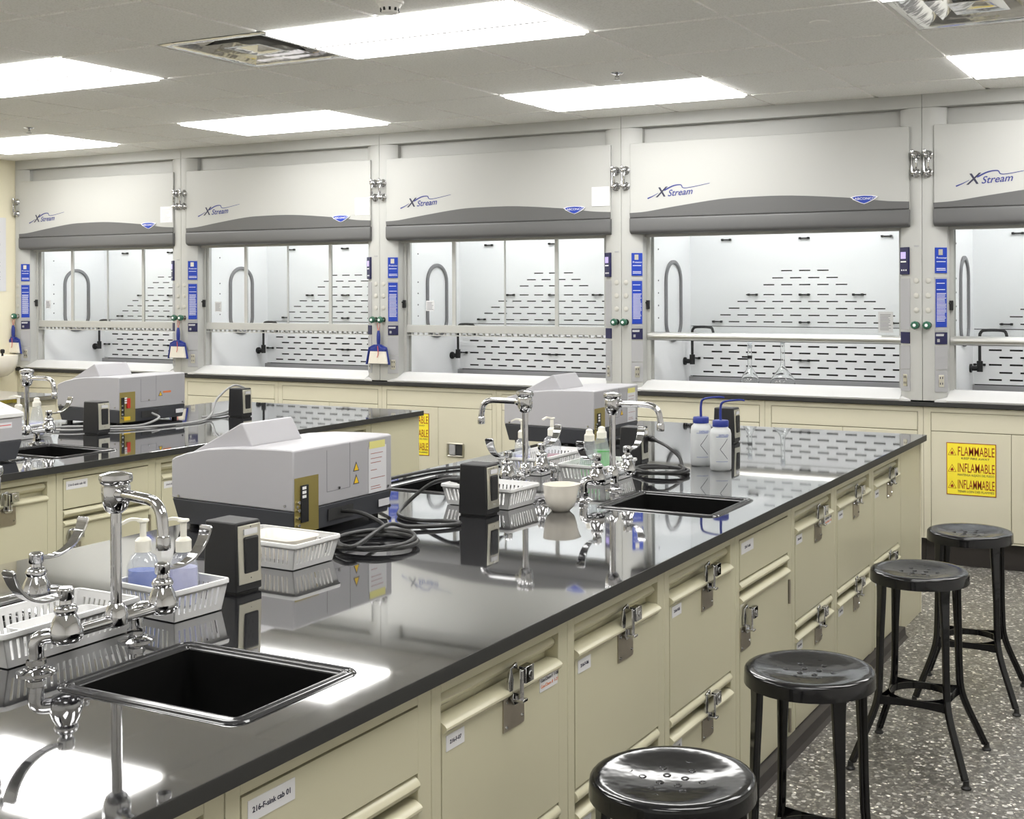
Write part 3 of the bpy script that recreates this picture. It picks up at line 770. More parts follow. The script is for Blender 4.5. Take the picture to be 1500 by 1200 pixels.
# counter and cabinets under the hoods
tag(obj('countertop', MB().box(-8.99,.335,HY-.006,7.95,.886,.910), 'epoxyside', smooth=0, bevel=.002), 'long thin black countertop running under the row of fume hoods', 'countertop')
nm = ['leftmost','second','middle','fourth','rightmost']
CF = 6.99
def hood_cab(k, half):
    s = HS[k]+(.0 if half == 0 else W/2); w = W/2
    lab = 'cream base cabinet under the %s fume hood, %s half' % (nm[k], 'left' if half == 0 else 'right')
    if k == 4 and half == 0: lab += ', with yellow sign'
    if k == 2 and half == 0: lab += ', with recessed steel latch'
    t = thing('hood_cabinet', lab, 'cabinet', (s,CF,0), 0, 'cream base cabinets under the fume hoods')
    f = MB(); f.box(.001,w-.001,.012,.9,.15,.882); f.box(.001,.040,0,.012,.15,.882); f.box(w-.031,w-.001,0,.012,.15,.882); f.box(.040,w-.031,0,.012,.855,.882); f.box(.040,w-.031,0,.012,.15,.158)
    obj('carcass', f, 'creamlight', t)
    obj('dark_gap', MB().box(.040,w-.031,.008,.0119,.158,.855), 'gap', t, smooth=0)
    obj('top_panel', MB().box(.043,w-.034,-.001,.008,.751,.852), 'creamlight', t, bevel=.002)
    mid = (w+.009)/2
    obj('door', MB().box(.043,mid-.0015,-.001,.008,.161,.747), 'creamlight', t, bevel=.002); d = obj('door', MB().box(mid+.0015,w-.034,-.001,.008,.161,.747), 'creamlight', t, bevel=.002)
    obj('plinth', MB().box(.001,w-.001,.06,.9,0.001,.15), 'kick', t)
    if half == 0:
        x0 = mid+.075; l = MB(); l.sweep([((p[0][0],-.001,p[0][1]),(o_[0],0,o_[1]),(0,-1,0)) for p in [((q[0][0],q[0][1]),q[1]) for q in rrect(x0+.066,.467,.069,.049,.012,0,3)] for o_ in [p[1]]], [(0,0),(0,.006),(-.008,.008),(-.012,.004),(-.014,-.001)])
        l.box(x0+.008,x0+.125,-.0016,-.0008,.425,.51)
        lt = obj('paddle_latch', l, 'steelplate', t); obj('paddle', MB().box(x0+.018,x0+.065,-.010,-.002,.432,.502), 'padgrey', lt, bevel=.003); obj('recess', MB().box(x0+.067,x0+.118,-.0022,-.0016,.430,.505), 'plenum', lt, smooth=0)
    return t
cabs = {}
for k in range(5):
    for h in (0,1): cabs[k,h] = hood_cab(k,h)
def flammable(x0, z0, label):
    t = thing('warning_sign', label, 'sign', (x0,CF-.0015,z0), 0, 'yellow flammable warning signs')
    w, h = .266, .288
    obj('border', MB().box(0,w,-.0015,0,0,h), 'brown', t, smooth=0)
    obj('panel', MB().box(.004,w-.004,-.0025,-.0015,.004,h-.004), 'yellowsign', t, smooth=0)
    for i, (a, b2) in enumerate((('FLAMMABLE','KEEP FIRE AWAY'),('INFLAMABLE','MANTENGA ALEJADO DEL FUEGO'),('INFLAMMABLE','TENIR LOIN DES FLAMMES'))):
        z = h-.070-.091*i
        text('lettering', a, .072, (.060,-.003,z), 'brown', t, fit=.195, bold=.0001)
        text('lettering', b2, .017, (.06 if i else .08,-.003,z-.020), 'ink', t, fit=.195 if i else .150)
        s = MB().prism([(.008,z),(.054,z),(.031,z+.042)], -.0029,-.0025,'y'); o = obj('hazard_triangle', s, 'brown', t, smooth=0)
        obj('triangle_field', MB().prism([(.012,z+.0025),(.050,z+.0025),(.031,z+.037)], -.0033,-.0029,'y'), 'yellowsign', o, smooth=0)
        obj('flame', MB().prism([(.024,z+.006),(.038,z+.006),(.040,z+.013),(.035,z+.020),(.033,z+.027),(.029,z+.021),(.026,z+.019),(.022,z+.012)], -.0037,-.0033,'y'), 'brown', o, smooth=0)
flammable(-1.407,.403,'yellow FLAMMABLE sign on the cabinet at right, behind the farthest stool')
flammable(-5.132,.415,'yellow warning sign mostly hidden behind the end of the left island')
# sealing strip joints on the counter edge
# flasks
def flask(x, y, r, h, label, band):
    t = thing('volumetric_flask', label, 'flask', (x,y,.9225), 0, 'glass flasks in a fume hood')
    prof = [(r*.55,.001),(r*.92,.008),(r,.03),(r*.97,.055),(r*.75,.085),(r*.42,.115),(r*.2,.14),(.0135,.17),(.0125,h-.02),(.016,h-.006),(.016,h)]
    inner = [(max(.002,a-.0025), z+(.003 if i == 0 else 0)) for i,(a,z) in enumerate(prof)]
    b = MB().lathe(prof+inner[::-1], n=32); obj('vessel', b, 'glassclear', t, smooth=60)
    obj('stopper', MB().lathe([(.009,h-.02),(.012,h+.002),(.015,h+.008),(.015,h+.018),(.006,h+.022)], n=20), 'clearplastic', t)
    if band: obj('neck_band', MB().lathe([(.0150,.186),(.0150,.204),(.0136,.204),(.0136,.186)], n=20, cap=False).box(-.05,-.012,-.006,.006,.19,.200), 'blackplastic', t)
flask(-2.686,7.34,.058,.27,'smaller clear glass flask with a black neck clip, left of the pair in the hood',True)
flask(-2.478,7.36,.078,.30,'larger round clear glass flask, right of the pair standing in the hood',False)

# hand brooms with dustpans
def broom(x, y, label, lab2):
    t = thing('hand_broom', label, 'broom', (x,y,1.05), 0, 'blue hand brooms hanging on valve knobs')
    k = 1.0
    obj('handle', MB().tube([(0,0,.215),(0,0,.18),(0,0,.13),(0,0,.10)], lambda u: .008+.006*math.sin(math.pi*min(1,u*1.1)), 10), 'broomblue', t)
    obj('head', MB().prism([(-.012,.12),(.012,.12),(.022,.100),(.068,.088),(.066,.072),(-.066,.072),(-.068,.088),(-.022,.100)], -.014,.014,'y'), 'broomblue', t, bevel=.003)
    obj('bristles', MB().prism([(-.062,.074),(.062,.074),(.078,-.012),(-.080,-.012)], -.012,.012,'y'), 'bristle', t)
    obj('hanging_cord', MB().tube([(0,0,.212),(-.012,.004,.25),(-.004,.012,.285),(.008,.004,.25),(0,0,.212)],.0018,6).tube([(.004,-.016,.11),(.010,-.018,.06),(.0,-.017,.03)],.0025,6), 'pinkcord', t)
    d = thing('dustpan', lab2, 'dustpan', (x-.014,y+.0135,1.05), 0, 'dark blue dustpans behind the hand brooms')
    obj('pan', MB().prism([(-.07,.095),(.07,.095),(.098,-.015),(-.098,-.015)], 0.0006,.004,'y').prism([(-.075,.10),(-.065,.10),(-.09,-.02),(-.102,-.02)], -.010,.004,'y').prism([(.065,.10),(.075,.10),(.102,-.02),(.09,-.02)], -.010,.004,'y').prism([(-.03,.118),(.03,.118),(.072,.10),(.072,.092),(-.072,.092),(-.072,.10)], -.010,.004,'y'), 'broomblue', d, bevel=.002)
    obj('grip', MB().box(-.010,.010,0,.010,.11,.20), 'broomblue', d, bevel=.004)
broom(HS[0]+.026,HY-.042,'blue hand broom hanging at the left end of the hood row','blue dustpan behind the leftmost hand broom')
broom(HS[1]+.010,HY-.042,'blue hand broom between the first and second fume hoods','blue dustpan behind the broom between first and second hoods')
broom(HS[2]+.020,HY-.042,'blue hand broom between the second and middle fume hoods','blue dustpan behind the broom left of the middle hood')

# ------------------------------------------------------------------ wall things at left
po = thing('notice_poster','large white printed notice on the cream wall at the left edge','poster',(XLW,0,0))
obj('sheet', MB().box(.001,.004,6.1,6.885,1.545,2.15), 'paper', po, smooth=0)
b = MB()
for z, a in ((2.03,6.6),(1.93,6.45),(1.92,6.5),(1.78,6.55),(1.75,6.4),(1.70,6.5),(1.66,6.62),(1.64,6.7)):
    b.box(.004,.0048,a,6.83,z,z+.006)
obj('lettering', b, 'ink', po, smooth=0)
ew = thing('eyewash_station','white rounded eyewash bowl on the cream wall at the left edge','eyewash',(XLW,6.69,1.0))
prof = [(.02,-.145),(.07,-.135),(.115,-.10),(.14,-.05),(.148,0),(.148,.03),(.142,.03),(.138,0),(.10,-.09),(.02,-.13)]
obj('bowl', MB().lathe(prof, (.16,0,0), n=28), 'porcelain', ew)
e_ = MB(); e_.cyl((.0,0,-.06),(.06,0,-.06),.02); e_.cyl((.16,-.04,-.12),(.16,-.04,.05),.008); e_.cyl((.16,.04,-.12),(.16,.04,.05),.008); e_.lathe([(.016,.045),(.018,.07),(.01,.078)],(.16,.04,0),14); e_.lathe([(.016,.045),(.018,.07),(.01,.078)],(.16,-.04,0),14)
obj('spray_head', e_, 'blackplastic', ew)

# ------------------------------------------------------------------ faucets
def make_faucet(mir):
    """deck mounted mixing faucet with blade handles; local origin midway between its two deck flanges, spout towards +X (mir=1) or -X"""
    t = thing('lab_faucet','x','faucet',(0,0,Z_T),0,'chrome double handle laboratory faucets')
    hs = .116; bx = .030*mir; oy = .040*mir; bz = .063
    f0 = None
    for sgn in (-1,1):
        fl = MB().lathe([(.035,0),(.035,.003),(.026,.007),(.014,.011)], n=24); fl.cyl((0,0,.008),(0,0,.042),.0135,n=16); fl.lathe([(.0145,.012),(.0175,.014),(.0175,.024),(.0145,.026)], n=6)
        obj('deck_flange', fl, 'chrome', t, loc=(0,sgn*hs,0))
    b = MB()
    for sgn in (-1,1):
        b.tube([(0,sgn*hs,.036),(0,sgn*hs,.054),(bx*.25,sgn*hs+oy*.25,.0635),(bx,sgn*hs+oy,bz)],.0140,12)
        b.lathe([(.010,-.018),(.025,-.013),(.0305,-.004),(.0305,.008),(.024,.026),(.018,.038),(.0205,.042),(.0215,.047),(.017,.054),(.0115,.057),(.0095,.068)], (bx,sgn*hs+oy,bz), 20)
    b.cyl((bx,-hs+oy,bz),(bx,hs+oy,bz),.0115,n=12); b.lathe([(.012,-.014),(.021,-.009),(.022,.008),(.019,.022),(.013,.032)], (bx,oy,bz), 18)
    obj('body', b, 'chrome', t, smooth=50)
    obj('riser', MB().cyl((bx,oy,bz+.01),(bx,oy,.295),.0105,n=18), 'chrome', t)
    obj('vacuum_breaker', MB().lathe([(.013,.258),(.020,.264),(.026,.280),(.027,.308),(.025,.313),(.030,.317),(.0315,.324),(.030,.332),(.012,.337)], (bx,oy,.011), 24), 'chrome', t, smooth=50)
    dr = mir
    sp = MB(); sp.tube([(dr*.018,0,.306),(dr*.035,0,.307),(dr*.090,0,.308),(dr*.145,0,.306),(dr*.170,0,.290),(dr*.178,0,.262),(dr*.180,0,.244)],.0105,14)
    sp.lathe([(.016,0),(.016,.012),(.011,.020)], (dr*.018,0,.307), 8, (dr,0,0)); sp.lathe([(.0120,0),(.0132,.003),(.0132,.022),(.0110,.026)], (dr*.180,0,.222), 16)
    obj('spout', sp, 'chrome', t, loc=(bx,oy,0), smooth=50)
    for sgn in (-1,1):
        h = MB(); hz = bz+.064; c = (bx,sgn*hs+oy,0)
        h.lathe([(.0135,hz),(.0150,hz+.004),(.0150,hz+.020),(.011,hz+.023)], c, 16)
        P_ = catmull([Vector((bx+u*.12*-1*0,sgn*(hs)+oy+sgn*v,hz+.010+w)) for u,v,w in ((0,.006,0),(0,.032,-.002),(0,.060,.001),(0,.088,.014),(0,.108,.036),(0,.118,.058),(0,.120,.068))], 4)
        h.ribbon(P_, (1,0,0), lambda u: .014+.020*u if u < .93 else .026, .006)
        o = obj('blade_handle', h, 'chrome', t, bevel=.002)
    return t
fR = make_faucet(1); fL_ = make_faucet(-1)
fR.location = (-1.947,1.666,Z_T); fR['label'] = 'large chrome faucet in the left foreground beside the near sink'
dup(fR, (-1.913,3.749,Z_T), None, 'chrome faucet beside the far sink, its spout pointing right')
dup(fR, (-4.866,3.765,Z_T), None, 'small distant chrome faucet on the left island')
for c_ in fR.children:
    if c_.name.startswith('spout'): c_.rotation_euler = (0,0,R(-15))
fL_.location = (-2.160,3.765,Z_T); fL_['label'] = 'chrome faucet in the middle of the main island, its spout pointing left'
dup(fL_, (-2.200,1.700,Z_T), None, 'chrome faucet at the left frame edge behind the large foreground faucet')

# ------------------------------------------------------------------ baskets
def basket(cx, cy, lx, ly, h, rz, label):
    t = thing('plastic_basket', label, 'basket', (cx,cy,Z_T), rz, 'white slotted plastic baskets')
    b = MB(); tp = .88; th = .0025; r_ = .004
    hx, hy = lx/2, ly/2
    b.box(-hx*tp,hx*tp,-hy*tp,hy*tp,.002,.005)
    def P(side, u, v, o):  # side wall point
        s = tp+(1-tp)*v; z = .002+v*(h-.002)
        if side == 0: return (u*hx*s, -hy*s-o, z)
        if side == 1: return (hx*s+o, u*hy*s, z)
        if side == 2: return (-u*hx*s, hy*s+o, z)
        return (-hx*s-o, -u*hy*s, z)
    def cell(side,u0,u1,v0,v1):
        b.hexa([P(side,u0,v0,0),P(side,u1,v0,0),P(side,u1,v0,-th),P(side,u0,v0,-th),P(side,u0,v1,0),P(side,u1,v1,0),P(side,u1,v1,-th),P(side,u0,v1,-th)])
    for side in range(4):
        L = (lx if side in (0,2) else ly); n = max(4, int(L/.0165))
        cell(side,-1,1,0,.22); cell(side,-1,1,.80,1)
        e = .10*.2/L*1.2
        cell(side,-1,-1+e,.22,.80); cell(side,1-e,1,.22,.80)
        w = (2-2*e)/n
        for k in range(n):
            a = -1+e+k*w; cell(side, a+w*.42, a+w, .22, .80)
    for side in range(4):
        b.hexa([P(side,-1,.94,0),P(side,1,.94,0),P(side,1,.94,.0),P(side,-1,.94,.0),P(side,-1.0,1,0),P(side,1.0,1,0),P(side,1.0,1,0),P(side,-1.0,1,0)])
    obj('tub', b, 'basket', t, smooth=0)
    obj('rim', MB().sweep(rrect(0,0,hx+.004,hy+.004,.012,h-.003,3), [(-.007,.0),(-.007,.005),(0,.005),(.001,.002),(.001,-.004),(-.002,-.004),(-.003,.001),(-.007,.0)]), 'basket', t)
    return t
basket(-2.083,1.675,.175,.315,.068,0,'long white plastic basket behind the foreground faucet at left')
basket(-2.055,1.975,.20,.145,.068,-4,'white plastic basket holding two soap bottles behind the foreground faucet')
basket(-2.190,2.468,.27,.165,.066,-2,'white plastic basket with a cream tray beside the nearest outlet box')
basket(-2.150,3.432,.27,.165,.066,-3,'white plastic basket behind the middle outlet box, red specks on it')
basket(-2.075,4.055,.19,.26,.066,0,'white plastic basket with green soap bottles behind the far faucet')
basket(-2.38,4.18,.19,.36,.066,0,'white plastic basket with pump bottles behind the left-pointing faucet')
basket(-5.15,4.02,.20,.22,.066,8,'white plastic basket on the left island behind the small faucet')
# things in the baskets
tr = thing('plastic_tray','shallow cream plastic tray lying in the basket beside the near outlet box','tray',(-2.180,2.468,Z_T+.010),-4)
obj('dish', MB().sweep(rrect(0,0,.095,.058,.03,.042), [(0,.016),(-.001,.018),(-.004,.016),(-.012,-.010),(-.02,-.03),(-.05,-.034)]).box(-.07,.07,-.035,.035,.004,.010), 'porcelain', tr, smooth=60)
def tray2():
    t = thing('plastic_tray','white tray lying in the long basket behind the foreground faucet','tray',(-2.083,1.72,Z_T+.008),90)
    obj('dish', MB().sweep(rrect(0,0,.10,.05,.02,.02), [(0,.016),(-.004,.016),(-.012,-.008),(-.04,-.012)]).box(-.07,.07,-.03,.03,.004,.010), 'basket', t, smooth=60)
tray2()
def soap(x, y, liq, lev, label, foam=False, rz=0, s=1.0, pump='pump'):
    t = thing('soap_bottle', label, 'soap bottle', (x,y,Z_T+.008), rz, 'soap dispenser bottles')
    if foam: prof = [(.028,0),(.034,.006),(.034,.035),(.028,.07),(.020,.11),(.018,.118)]
    else: prof = [(.026,0),(.033,.006),(.037,.05),(.036,.085),(.028,.108),(.016,.116),(.015,.122)]
    prof = [(a*s,z*s) for a,z in prof]
    def squash(b): b.v = [(v[0], v[1]*.72, v[2]) for v in b.v]; return b
    obj('bottle', squash(MB().lathe(prof, n=24)), 'clearplastic', t, smooth=60)
    li = [(max(.002,a-.003), max(.003,z)) for a,z in prof if z < lev*s]+[(prof[2][0]-.004, lev*s)]
    obj('soap', squash(MB().lathe(li, n=20)), liq, t, smooth=60)
    top = prof[-1][1]
    if foam:
        p = MB().lathe([(.019,0),(.019,.022),(.014,.028),(.013,.040),(.006,.044)], (0,0,top-.004), 20)
    else:
        p = MB().lathe([(.017,0),(.017,.024),(.012,.030),(.007,.032),(.007,.062),(.013,.066),(.012,.070)], (0,0,top-.004), 20)
        p.ribbon(catmull([Vector((0,0,top+.064)),Vector((-.02,-.014,top+.068)),Vector((-.036,-.026,top+.060))],4), (.6,-.8,0), lambda u: .012-.004*u, .006)
    obj('pump', p, pump, t)
    b = MB().box(-.018,.018,-.0275,-.0265,.03*s,.07*s)
    return t
soap(-2.125,1.965,'soapblue',.078,'blue soap pump bottle in the basket right of the foreground riser pipe',rz=20)
soap(-2.046,2.005,'soaplilac',.085,'pale lilac soap pump bottle next to the blue one, partly behind the spout',rz=0)
soap(-2.372,4.24,'soapred',.045,'clear soap pump bottle with reddish soap and blue label, mid island',rz=30)
soap(-2.435,4.12,'soaplilac',.05,'lilac soap pump bottle behind the left-pointing faucet\'s riser',rz=-20)
soap(-2.105,4.045,'soapgreen',.036,'foam soap bottle with a white cap, green soap at its foot, left of riser',True,10,1.15)
soap(-2.105,4.145,'soapgreen',.075,'green foam soap bottle partly hidden behind the far faucet riser',True,0,1.15)
soap(-5.18,4.03,'basket',.06,'clear bottle in the left island basket, left of two',False,0,1.0)
soap(-5.09,4.06,'soaplilac',.05,'clear bottle in the left island basket, right of two',True,0,1.2)

# mortar
mo = thing('mortar','small white porcelain mortar with a pouring lip on the main island','mortar',(-1.885,3.425,Z_T))
b = MB().lathe([(.028,0),(.031,.004),(.043,.016),(.050,.034),(.0535,.055),(.055,.078),(.0565,.084),(.052,.084),(.049,.070),(.040,.028),(.01,.012)], n=32)
for i, v in enumerate(b.v):
    x, y, z = v
    if z > .06:
        a = math.atan2(y-.0, x); d = abs((a-R(35)+math.pi)%(2*math.pi)-math.pi)
        if d < .45: k = 1+.16*(1-d/.45)*(z-.06)/.023; b.v[i] = (x*k,y*k,z)
obj('bowl', b, 'porcelain', mo, smooth=60)
obj('size_mark', MB().box(.0,.006,-.0512,-.0502,.055,.060).box(.008,.010,-.0512,-.0502,.055,.060), 'ink', mo, smooth=0)

# wash bottles
def wash(x, y, label):
    t = thing('wash_bottle', label, 'wash bottle', (x,y,Z_T), 0, 'white wash bottles with blue caps')
    obj('bottle', MB().lathe([(.036,0),(.041,.005),(.0415,.03),(.0415,.140),(.038,.155),(.030,.163),(.029,.172)], n=32), 'bottlewhite', t, smooth=60)
    obj('cap', MB().lathe([(.031,.168),(.0315,.170),(.0315,.188),(.029,.192),(.008,.193)], n=28), 'bluecap', t)
    tb = MB().tube([(0,0,.19),(0,0,.235),(.006,.001,.258),(.03,.003,.267),(.075,.008,.272),(.095,.010,.270)], lambda u: .0052-.002*u, 10)
    obj('spout_tube', tb, 'bluecap', t)
    # printing wraps on the side that faces the camera
    az = math.atan2(-y, -x); r = .0419
    def wrap(u0,u1,z0,z1,b):
        n = 5
        for k in range(n):
            a0 = az+(u0+(u1-u0)*k/n)/r; a1 = az+(u0+(u1-u0)*(k+1)/n)/r
            za0 = z0[0]+(z0[1]-z0[0])*k/n; za1 = z0[0]+(z0[1]-z0[0])*(k+1)/n
            h = z1
            b.add([(r*math.cos(a0),r*math.sin(a0),za0),(r*math.cos(a1),r*math.sin(a1),za1),(r*math.cos(a1),r*math.sin(a1),za1+h),(r*math.cos(a0),r*math.sin(a0),za0+h)],[(0,1,2,3)])
    b = MB(); wrap(-.018,.030,(.130,.130),.0015,b); wrap(-.018,.030,(.036,.036),.0012,b); obj('printed_lines', b, 'inkblue', t, smooth=0)
    b = MB(); wrap(.028,-.002,(.122,.082),.0032,b); wrap(-.002,.028,(.082,.045),.0032,b); obj('hazard_diamond', b, 'ink', t, smooth=0)
    c = [math.cos(az+.012/r*1.0), math.sin(az+.012/r)]
    l = text('lettering','DISTILLED',.011,((r+.0008)*c[0],(r+.0008)*c[1],.1335),'inkblue',t,math.degrees(az)+90+16,'CENTER',xs=.8)
wash(-1.872,4.555,'white wash bottle with blue cap, left and farther of the pair')
wash(-1.755,4.468,'white wash bottle with blue cap, right and nearer of the pair')

# ------------------------------------------------------------------ outlet boxes
def outlet_box(x, y, label, sc=1.0, rz=0):
    t = thing('outlet_box', label, 'outlet box', (x,y,Z_T), rz, 'black bench outlet boxes with steel face plates')
    a, d, h = .103*sc, .078*sc, .158*sc
    p = MB().hexa([(-a,0,.004),(0,0,.004),(0,d,.004),(-a,d,.004),(-a+.004,.003,h),(-.004,.003,h),(-.004,d-.003,h),(-a+.004,d-.003,h)])
    obj('housing', p, 'blackplastic', t, bevel=.004)
    obj('foot', MB().box(-a+.006,-.006,.006,d-.006,0,.006), 'rubber', t)
    tx0 = -.001
    pl = MB().hexa([(-.004,.008,.022),(.002,.008,.022),(.002,d-.004,.022),(-.004,d-.004,.022),(-.007,.008,h-.008),(-.0015,.008,h-.008),(-.0015,d-.004,h-.008),(-.007,d-.004,h-.008)])
    f = obj('face_plate', pl, 'steelplate', t, bevel=.0015)
    obj('receptacle', MB().box(-.006,.0045,.024,d-.014,.045,h-.035), 'blackplastic', f, bevel=.004)
    obj('label_strip', MB().box(-.004,.0015,.024,d-.016,h-.030,h-.017), 'paper', f, smooth=0)
    s = MB()
    for z in (.034,h-.013): s.lathe([(.002,0),(.0015,.001)], (.001 if z < .1 else -.0005,d*.55,z), 8, (1,0,0))
    obj('screws', s, 'chrome', f)
    s = MB()
    for z in (.062,.095):
        for yy in (.034,.046): s.box(.0045,.0049,yy,yy+.0025,z,z+.010)
        s.box(.0045,.0049,.039,.042,z-.008,z-.004)
    obj('slots', s, 'plenum', f, smooth=0)
    return t
outlet_box(-2.022,2.140,'nearest black outlet box, left of the coiled cord, beside a white basket',1.04,-3)
outlet_box(-2.034,3.224,'black outlet box in front of the middle faucet with a cord in its back')
outlet_box(-2.080,4.440,'black outlet box behind the far faucet with a black plug in it',.95)
outlet_box(-2.000,5.260,'black outlet box behind the two wash bottles')
outlet_box(-4.905,4.255,'black outlet box in front of the left island analyser')
outlet_box(-4.846,5.180,'black outlet box standing alone near the far end of the left island')

# ------------------------------------------------------------------ spectrometers
def analyser(x, y, label, notes, rz=0, conn='black'):
    t = thing('benchtop_analyser', label, 'analyser', (x,y,Z_T), rz, 'large grey benchtop analysers')
    a, d = .462, .452
    bs = MB().hexa([(-a+.018,.012,.012),(-.008,.012,.012),(-.008,d-.012,.012),(-a+.018,d-.012,.012),(-a+.002,.0,.086),(0,.0,.078),(0,d,.078),(-a+.002,d,.086)])
    o = obj('base', bs, 'specdark', t, bevel=.003)
    ft = MB()
    for fx in (-a+.05,-.04):
        for fy in (.04,d-.04): ft.lathe([(.014,0),(.016,.014)], (fx,fy,0), 12)
    obj('feet', ft, 'rubber', t)
    pr = [(-a,.087),(-a,.200),(-a+.015,.208),(-a+.06,.222),(-a+.14,.238),(-a+.24,.247),(-.08,.251),(-.01,.251),(0,.248),(0,.079)]
    obj('cover', MB().prism(pr, 0, d, 'y'), 'specgrey', t, bevel=.004, smooth=25)
    hp = [(-a+.012,.204),(-.232,.312),(-.225,.312),(-.186,.248),(-.2,.23),(-a+.06,.20)]
    obj('lid_hump', MB().prism(hp, .040, .255, 'y'), 'specgrey', t, bevel=.004, smooth=0)
    # right side (+X) details
    p = obj('connector_panel', MB().box(.0,.0015,.003,.104,.016,.172), 'gold', t, smooth=0)
    obj('port_strip', MB().box(.0015,.006,.026,.058,.045,.150) if conn == 'black' else MB().box(.0015,.010,.045,.066,.088,.140), 'blackplastic' if conn == 'black' else 'red', p, bevel=.002)
    if conn != 'black': obj('yellow_tag', MB().box(.0015,.003,.03,.07,.025,.045), 'yellow', p, smooth=0); obj('port_strip', MB().box(.0015,.005,.012,.030,.050,.145), 'blackplastic', p, smooth=0)
    s = MB()
    for z in (.138,.126,.114): s.box(.006,.0066,.030,.046,z,z+.008)
    obj('port_labels', s, 'white', p, smooth=0)
    s = MB()
    for z in (.040,.060,.082,.104): s.lathe([(.005,0),(.005,.008)], (.0015,.014,z), 8, (1,0,0))
    obj('connectors', s, 'chrome', p)
    s = MB()
    for y0,y1,z0,z1 in ((.142,.2475,.114,.1155),(.2465,.248,.114,.247),(.142,.1435,.114,.235)): s.box(-.0001,.0004,y0,y1,z0,z1)
    obj('panel_seam', s, 'ringgrey', t, smooth=0)
    s = MB()
    for yy,zz in ((.195,.120),(.430,.092),(.012,.092)): s.lathe([(.004,0),(.004,.004)], (0,yy,zz), 10, (1,0,0))
    obj('screws', s, 'chrome', t)
    obj('power_recess', MB().box(-.0005,.0006,.148,.262,.030,.064), 'plenum', t, smooth=0)
    obj('rating_label', MB().box(0,.0012,.385,.438,.034,.056), 'paper', t, smooth=0)
    for zc in ((.158,.120) if notes else (.135,)):
        w_ = obj('warning_sticker', MB().prism([(.262,zc),(.290,zc),(.276,zc+.028)], .0002,.001,'x'), 'ink', t, smooth=0)
        obj('sticker_field', MB().prism([(.266,zc+.0025),(.286,zc+.0025),(.276,zc+.023)], .001,.0014,'x'), 'yellow', w_, smooth=0)
    if notes:
        n_ = obj('note_sheet', MB().box(.0004,.0016,.335,.422,.082,.222), 'paper', t, smooth=0)
        obj('tape', MB().box(.0016,.0022,.338,.415,.216,.238), 'yellownote', n_, smooth=0)
        s = MB()
        for i,(l,zz) in enumerate(((.06,.200),(.055,.185),(.05,.172),(.03,.150),(.07,.125),(.045,.100),(.05,.093))): s.box(.0016,.0020,.345,.345+l,zz,zz+.0016)
        obj('lettering', s, 'brown', n_, smooth=0)
    else: obj('orange_label', MB().box(.0,.001,.295,.350,.150,.160), 'orange', t, smooth=0)
    # near side thumb screws and ring mark
    s = MB()
    for xx in (-a+.03,-.03): s.lathe([(.004,0),(.004,.004)], (xx,0,.094), 10, (0,-1,0))
    obj('side_screws', s, 'chrome', t)
    return t
M['yellownote'] = mat('yellow_tape', (.72,.68,.25), .6)
analyser(-2.325,2.685,'nearest large grey analyser with a paper note, middle left of the main island',True)
analyser(-2.495,4.84,'grey analyser farther back on the main island behind the soap bottles',True)
analyser(-5.115,4.575,'grey analyser on the left island with a red connector and orange label',False,0,'red')
# instrument at the left edge of the picture
t = thing('keypad_instrument','pale grey instrument with a sloping keypad top, cut by the left edge','instrument',(-4.45,3.06,Z_T))
obj('base', MB().hexa([(-.46,.02,.006),(-.012,.02,.006),(-.012,.40,.006),(-.46,.40,.006),(-.48,0,.085),(0,0,.085),(0,.42,.085),(-.48,.42,.085)]), 'specdark', t, bevel=.003)
obj('housing', MB().prism([(-.48,.086),(0,.086),(0,.178),(-.48,.300)], 0, .42, 'y'), 'specgrey', t, bevel=.003)
k = obj('keypad_lid', MB().hexa([(-.484,-.004,.304),(.006,-.004,.180),(.006,.424,.180),(-.484,.424,.304),(-.484,-.004,.326),(.006,-.004,.198),(.006,.424,.198),(-.484,.424,.326)]), 'basket', t, bevel=.003)
b = MB()
for i in range(7):
    for j in range(6):
        x = -.06-.055*i; y = .05+.058*j; z = .1985-(x-.006)*.2612+.0005
        b.hexa([(x-.036,y,z+.0094),(x,y,z),(x,y+.04,z),(x-.036,y+.04,z+.0094),(x-.036,y,z+.0106),(x,y,z+.0012),(x,y+.04,z+.0012),(x-.036,y+.04,z+.0106)])
obj('keys', b, 'capgrey', k, smooth=0)
obj('front_label', MB().box(0,.0012,.26,.37,.140,.162), 'paper', t, smooth=0); obj('red_stripe', MB().box(.0012,.0018,.265,.365,.150,.153), 'red', t, smooth=0)

# ------------------------------------------------------------------ cords
def cord(name, pts, r, m, label, plug=None):
    t = thing(name, label, 'cord', pts[0])
    o = Vector(pts[0]); P_ = [Vector(p)-o for p in pts]
    obj('cable', MB().tube(P_, r, 10, sub=8), m, t)
    if plug:
        a, b2 = Vector(plug[0])-o, Vector(plug[1])-o; d = (b2-a)
        q = MB().cyl(a, a+d*.45, .013, .012, 12); q.cyl(a+d*.45, b2, .010, r*1.2, 12); obj('plug', q, 'blackplastic', t)
    return t
def ring(cx, cy, z, r, n, a0, turns, jitter=.006, dz=.006, ex=1.0):
    out = []
    for k in range(int(n*turns)+1):
        a = R(a0)+2*math.pi*k/n; rr = r+jitter*math.sin(2.3*a); out.append((cx+rr*math.cos(a), cy+rr*math.sin(a)*ex, z+dz*k/n))
    return out
zt = Z_T
rc = .0062
loop = [(-2.318,2.885,zt+.052),(-2.26,2.895,zt+.050),(-2.19,2.90,zt+.026),(-2.14,2.87,zt+.010)]
coil = ring(-2.080,2.735,zt+.007,.112,12,70,2.6,.010,.006)
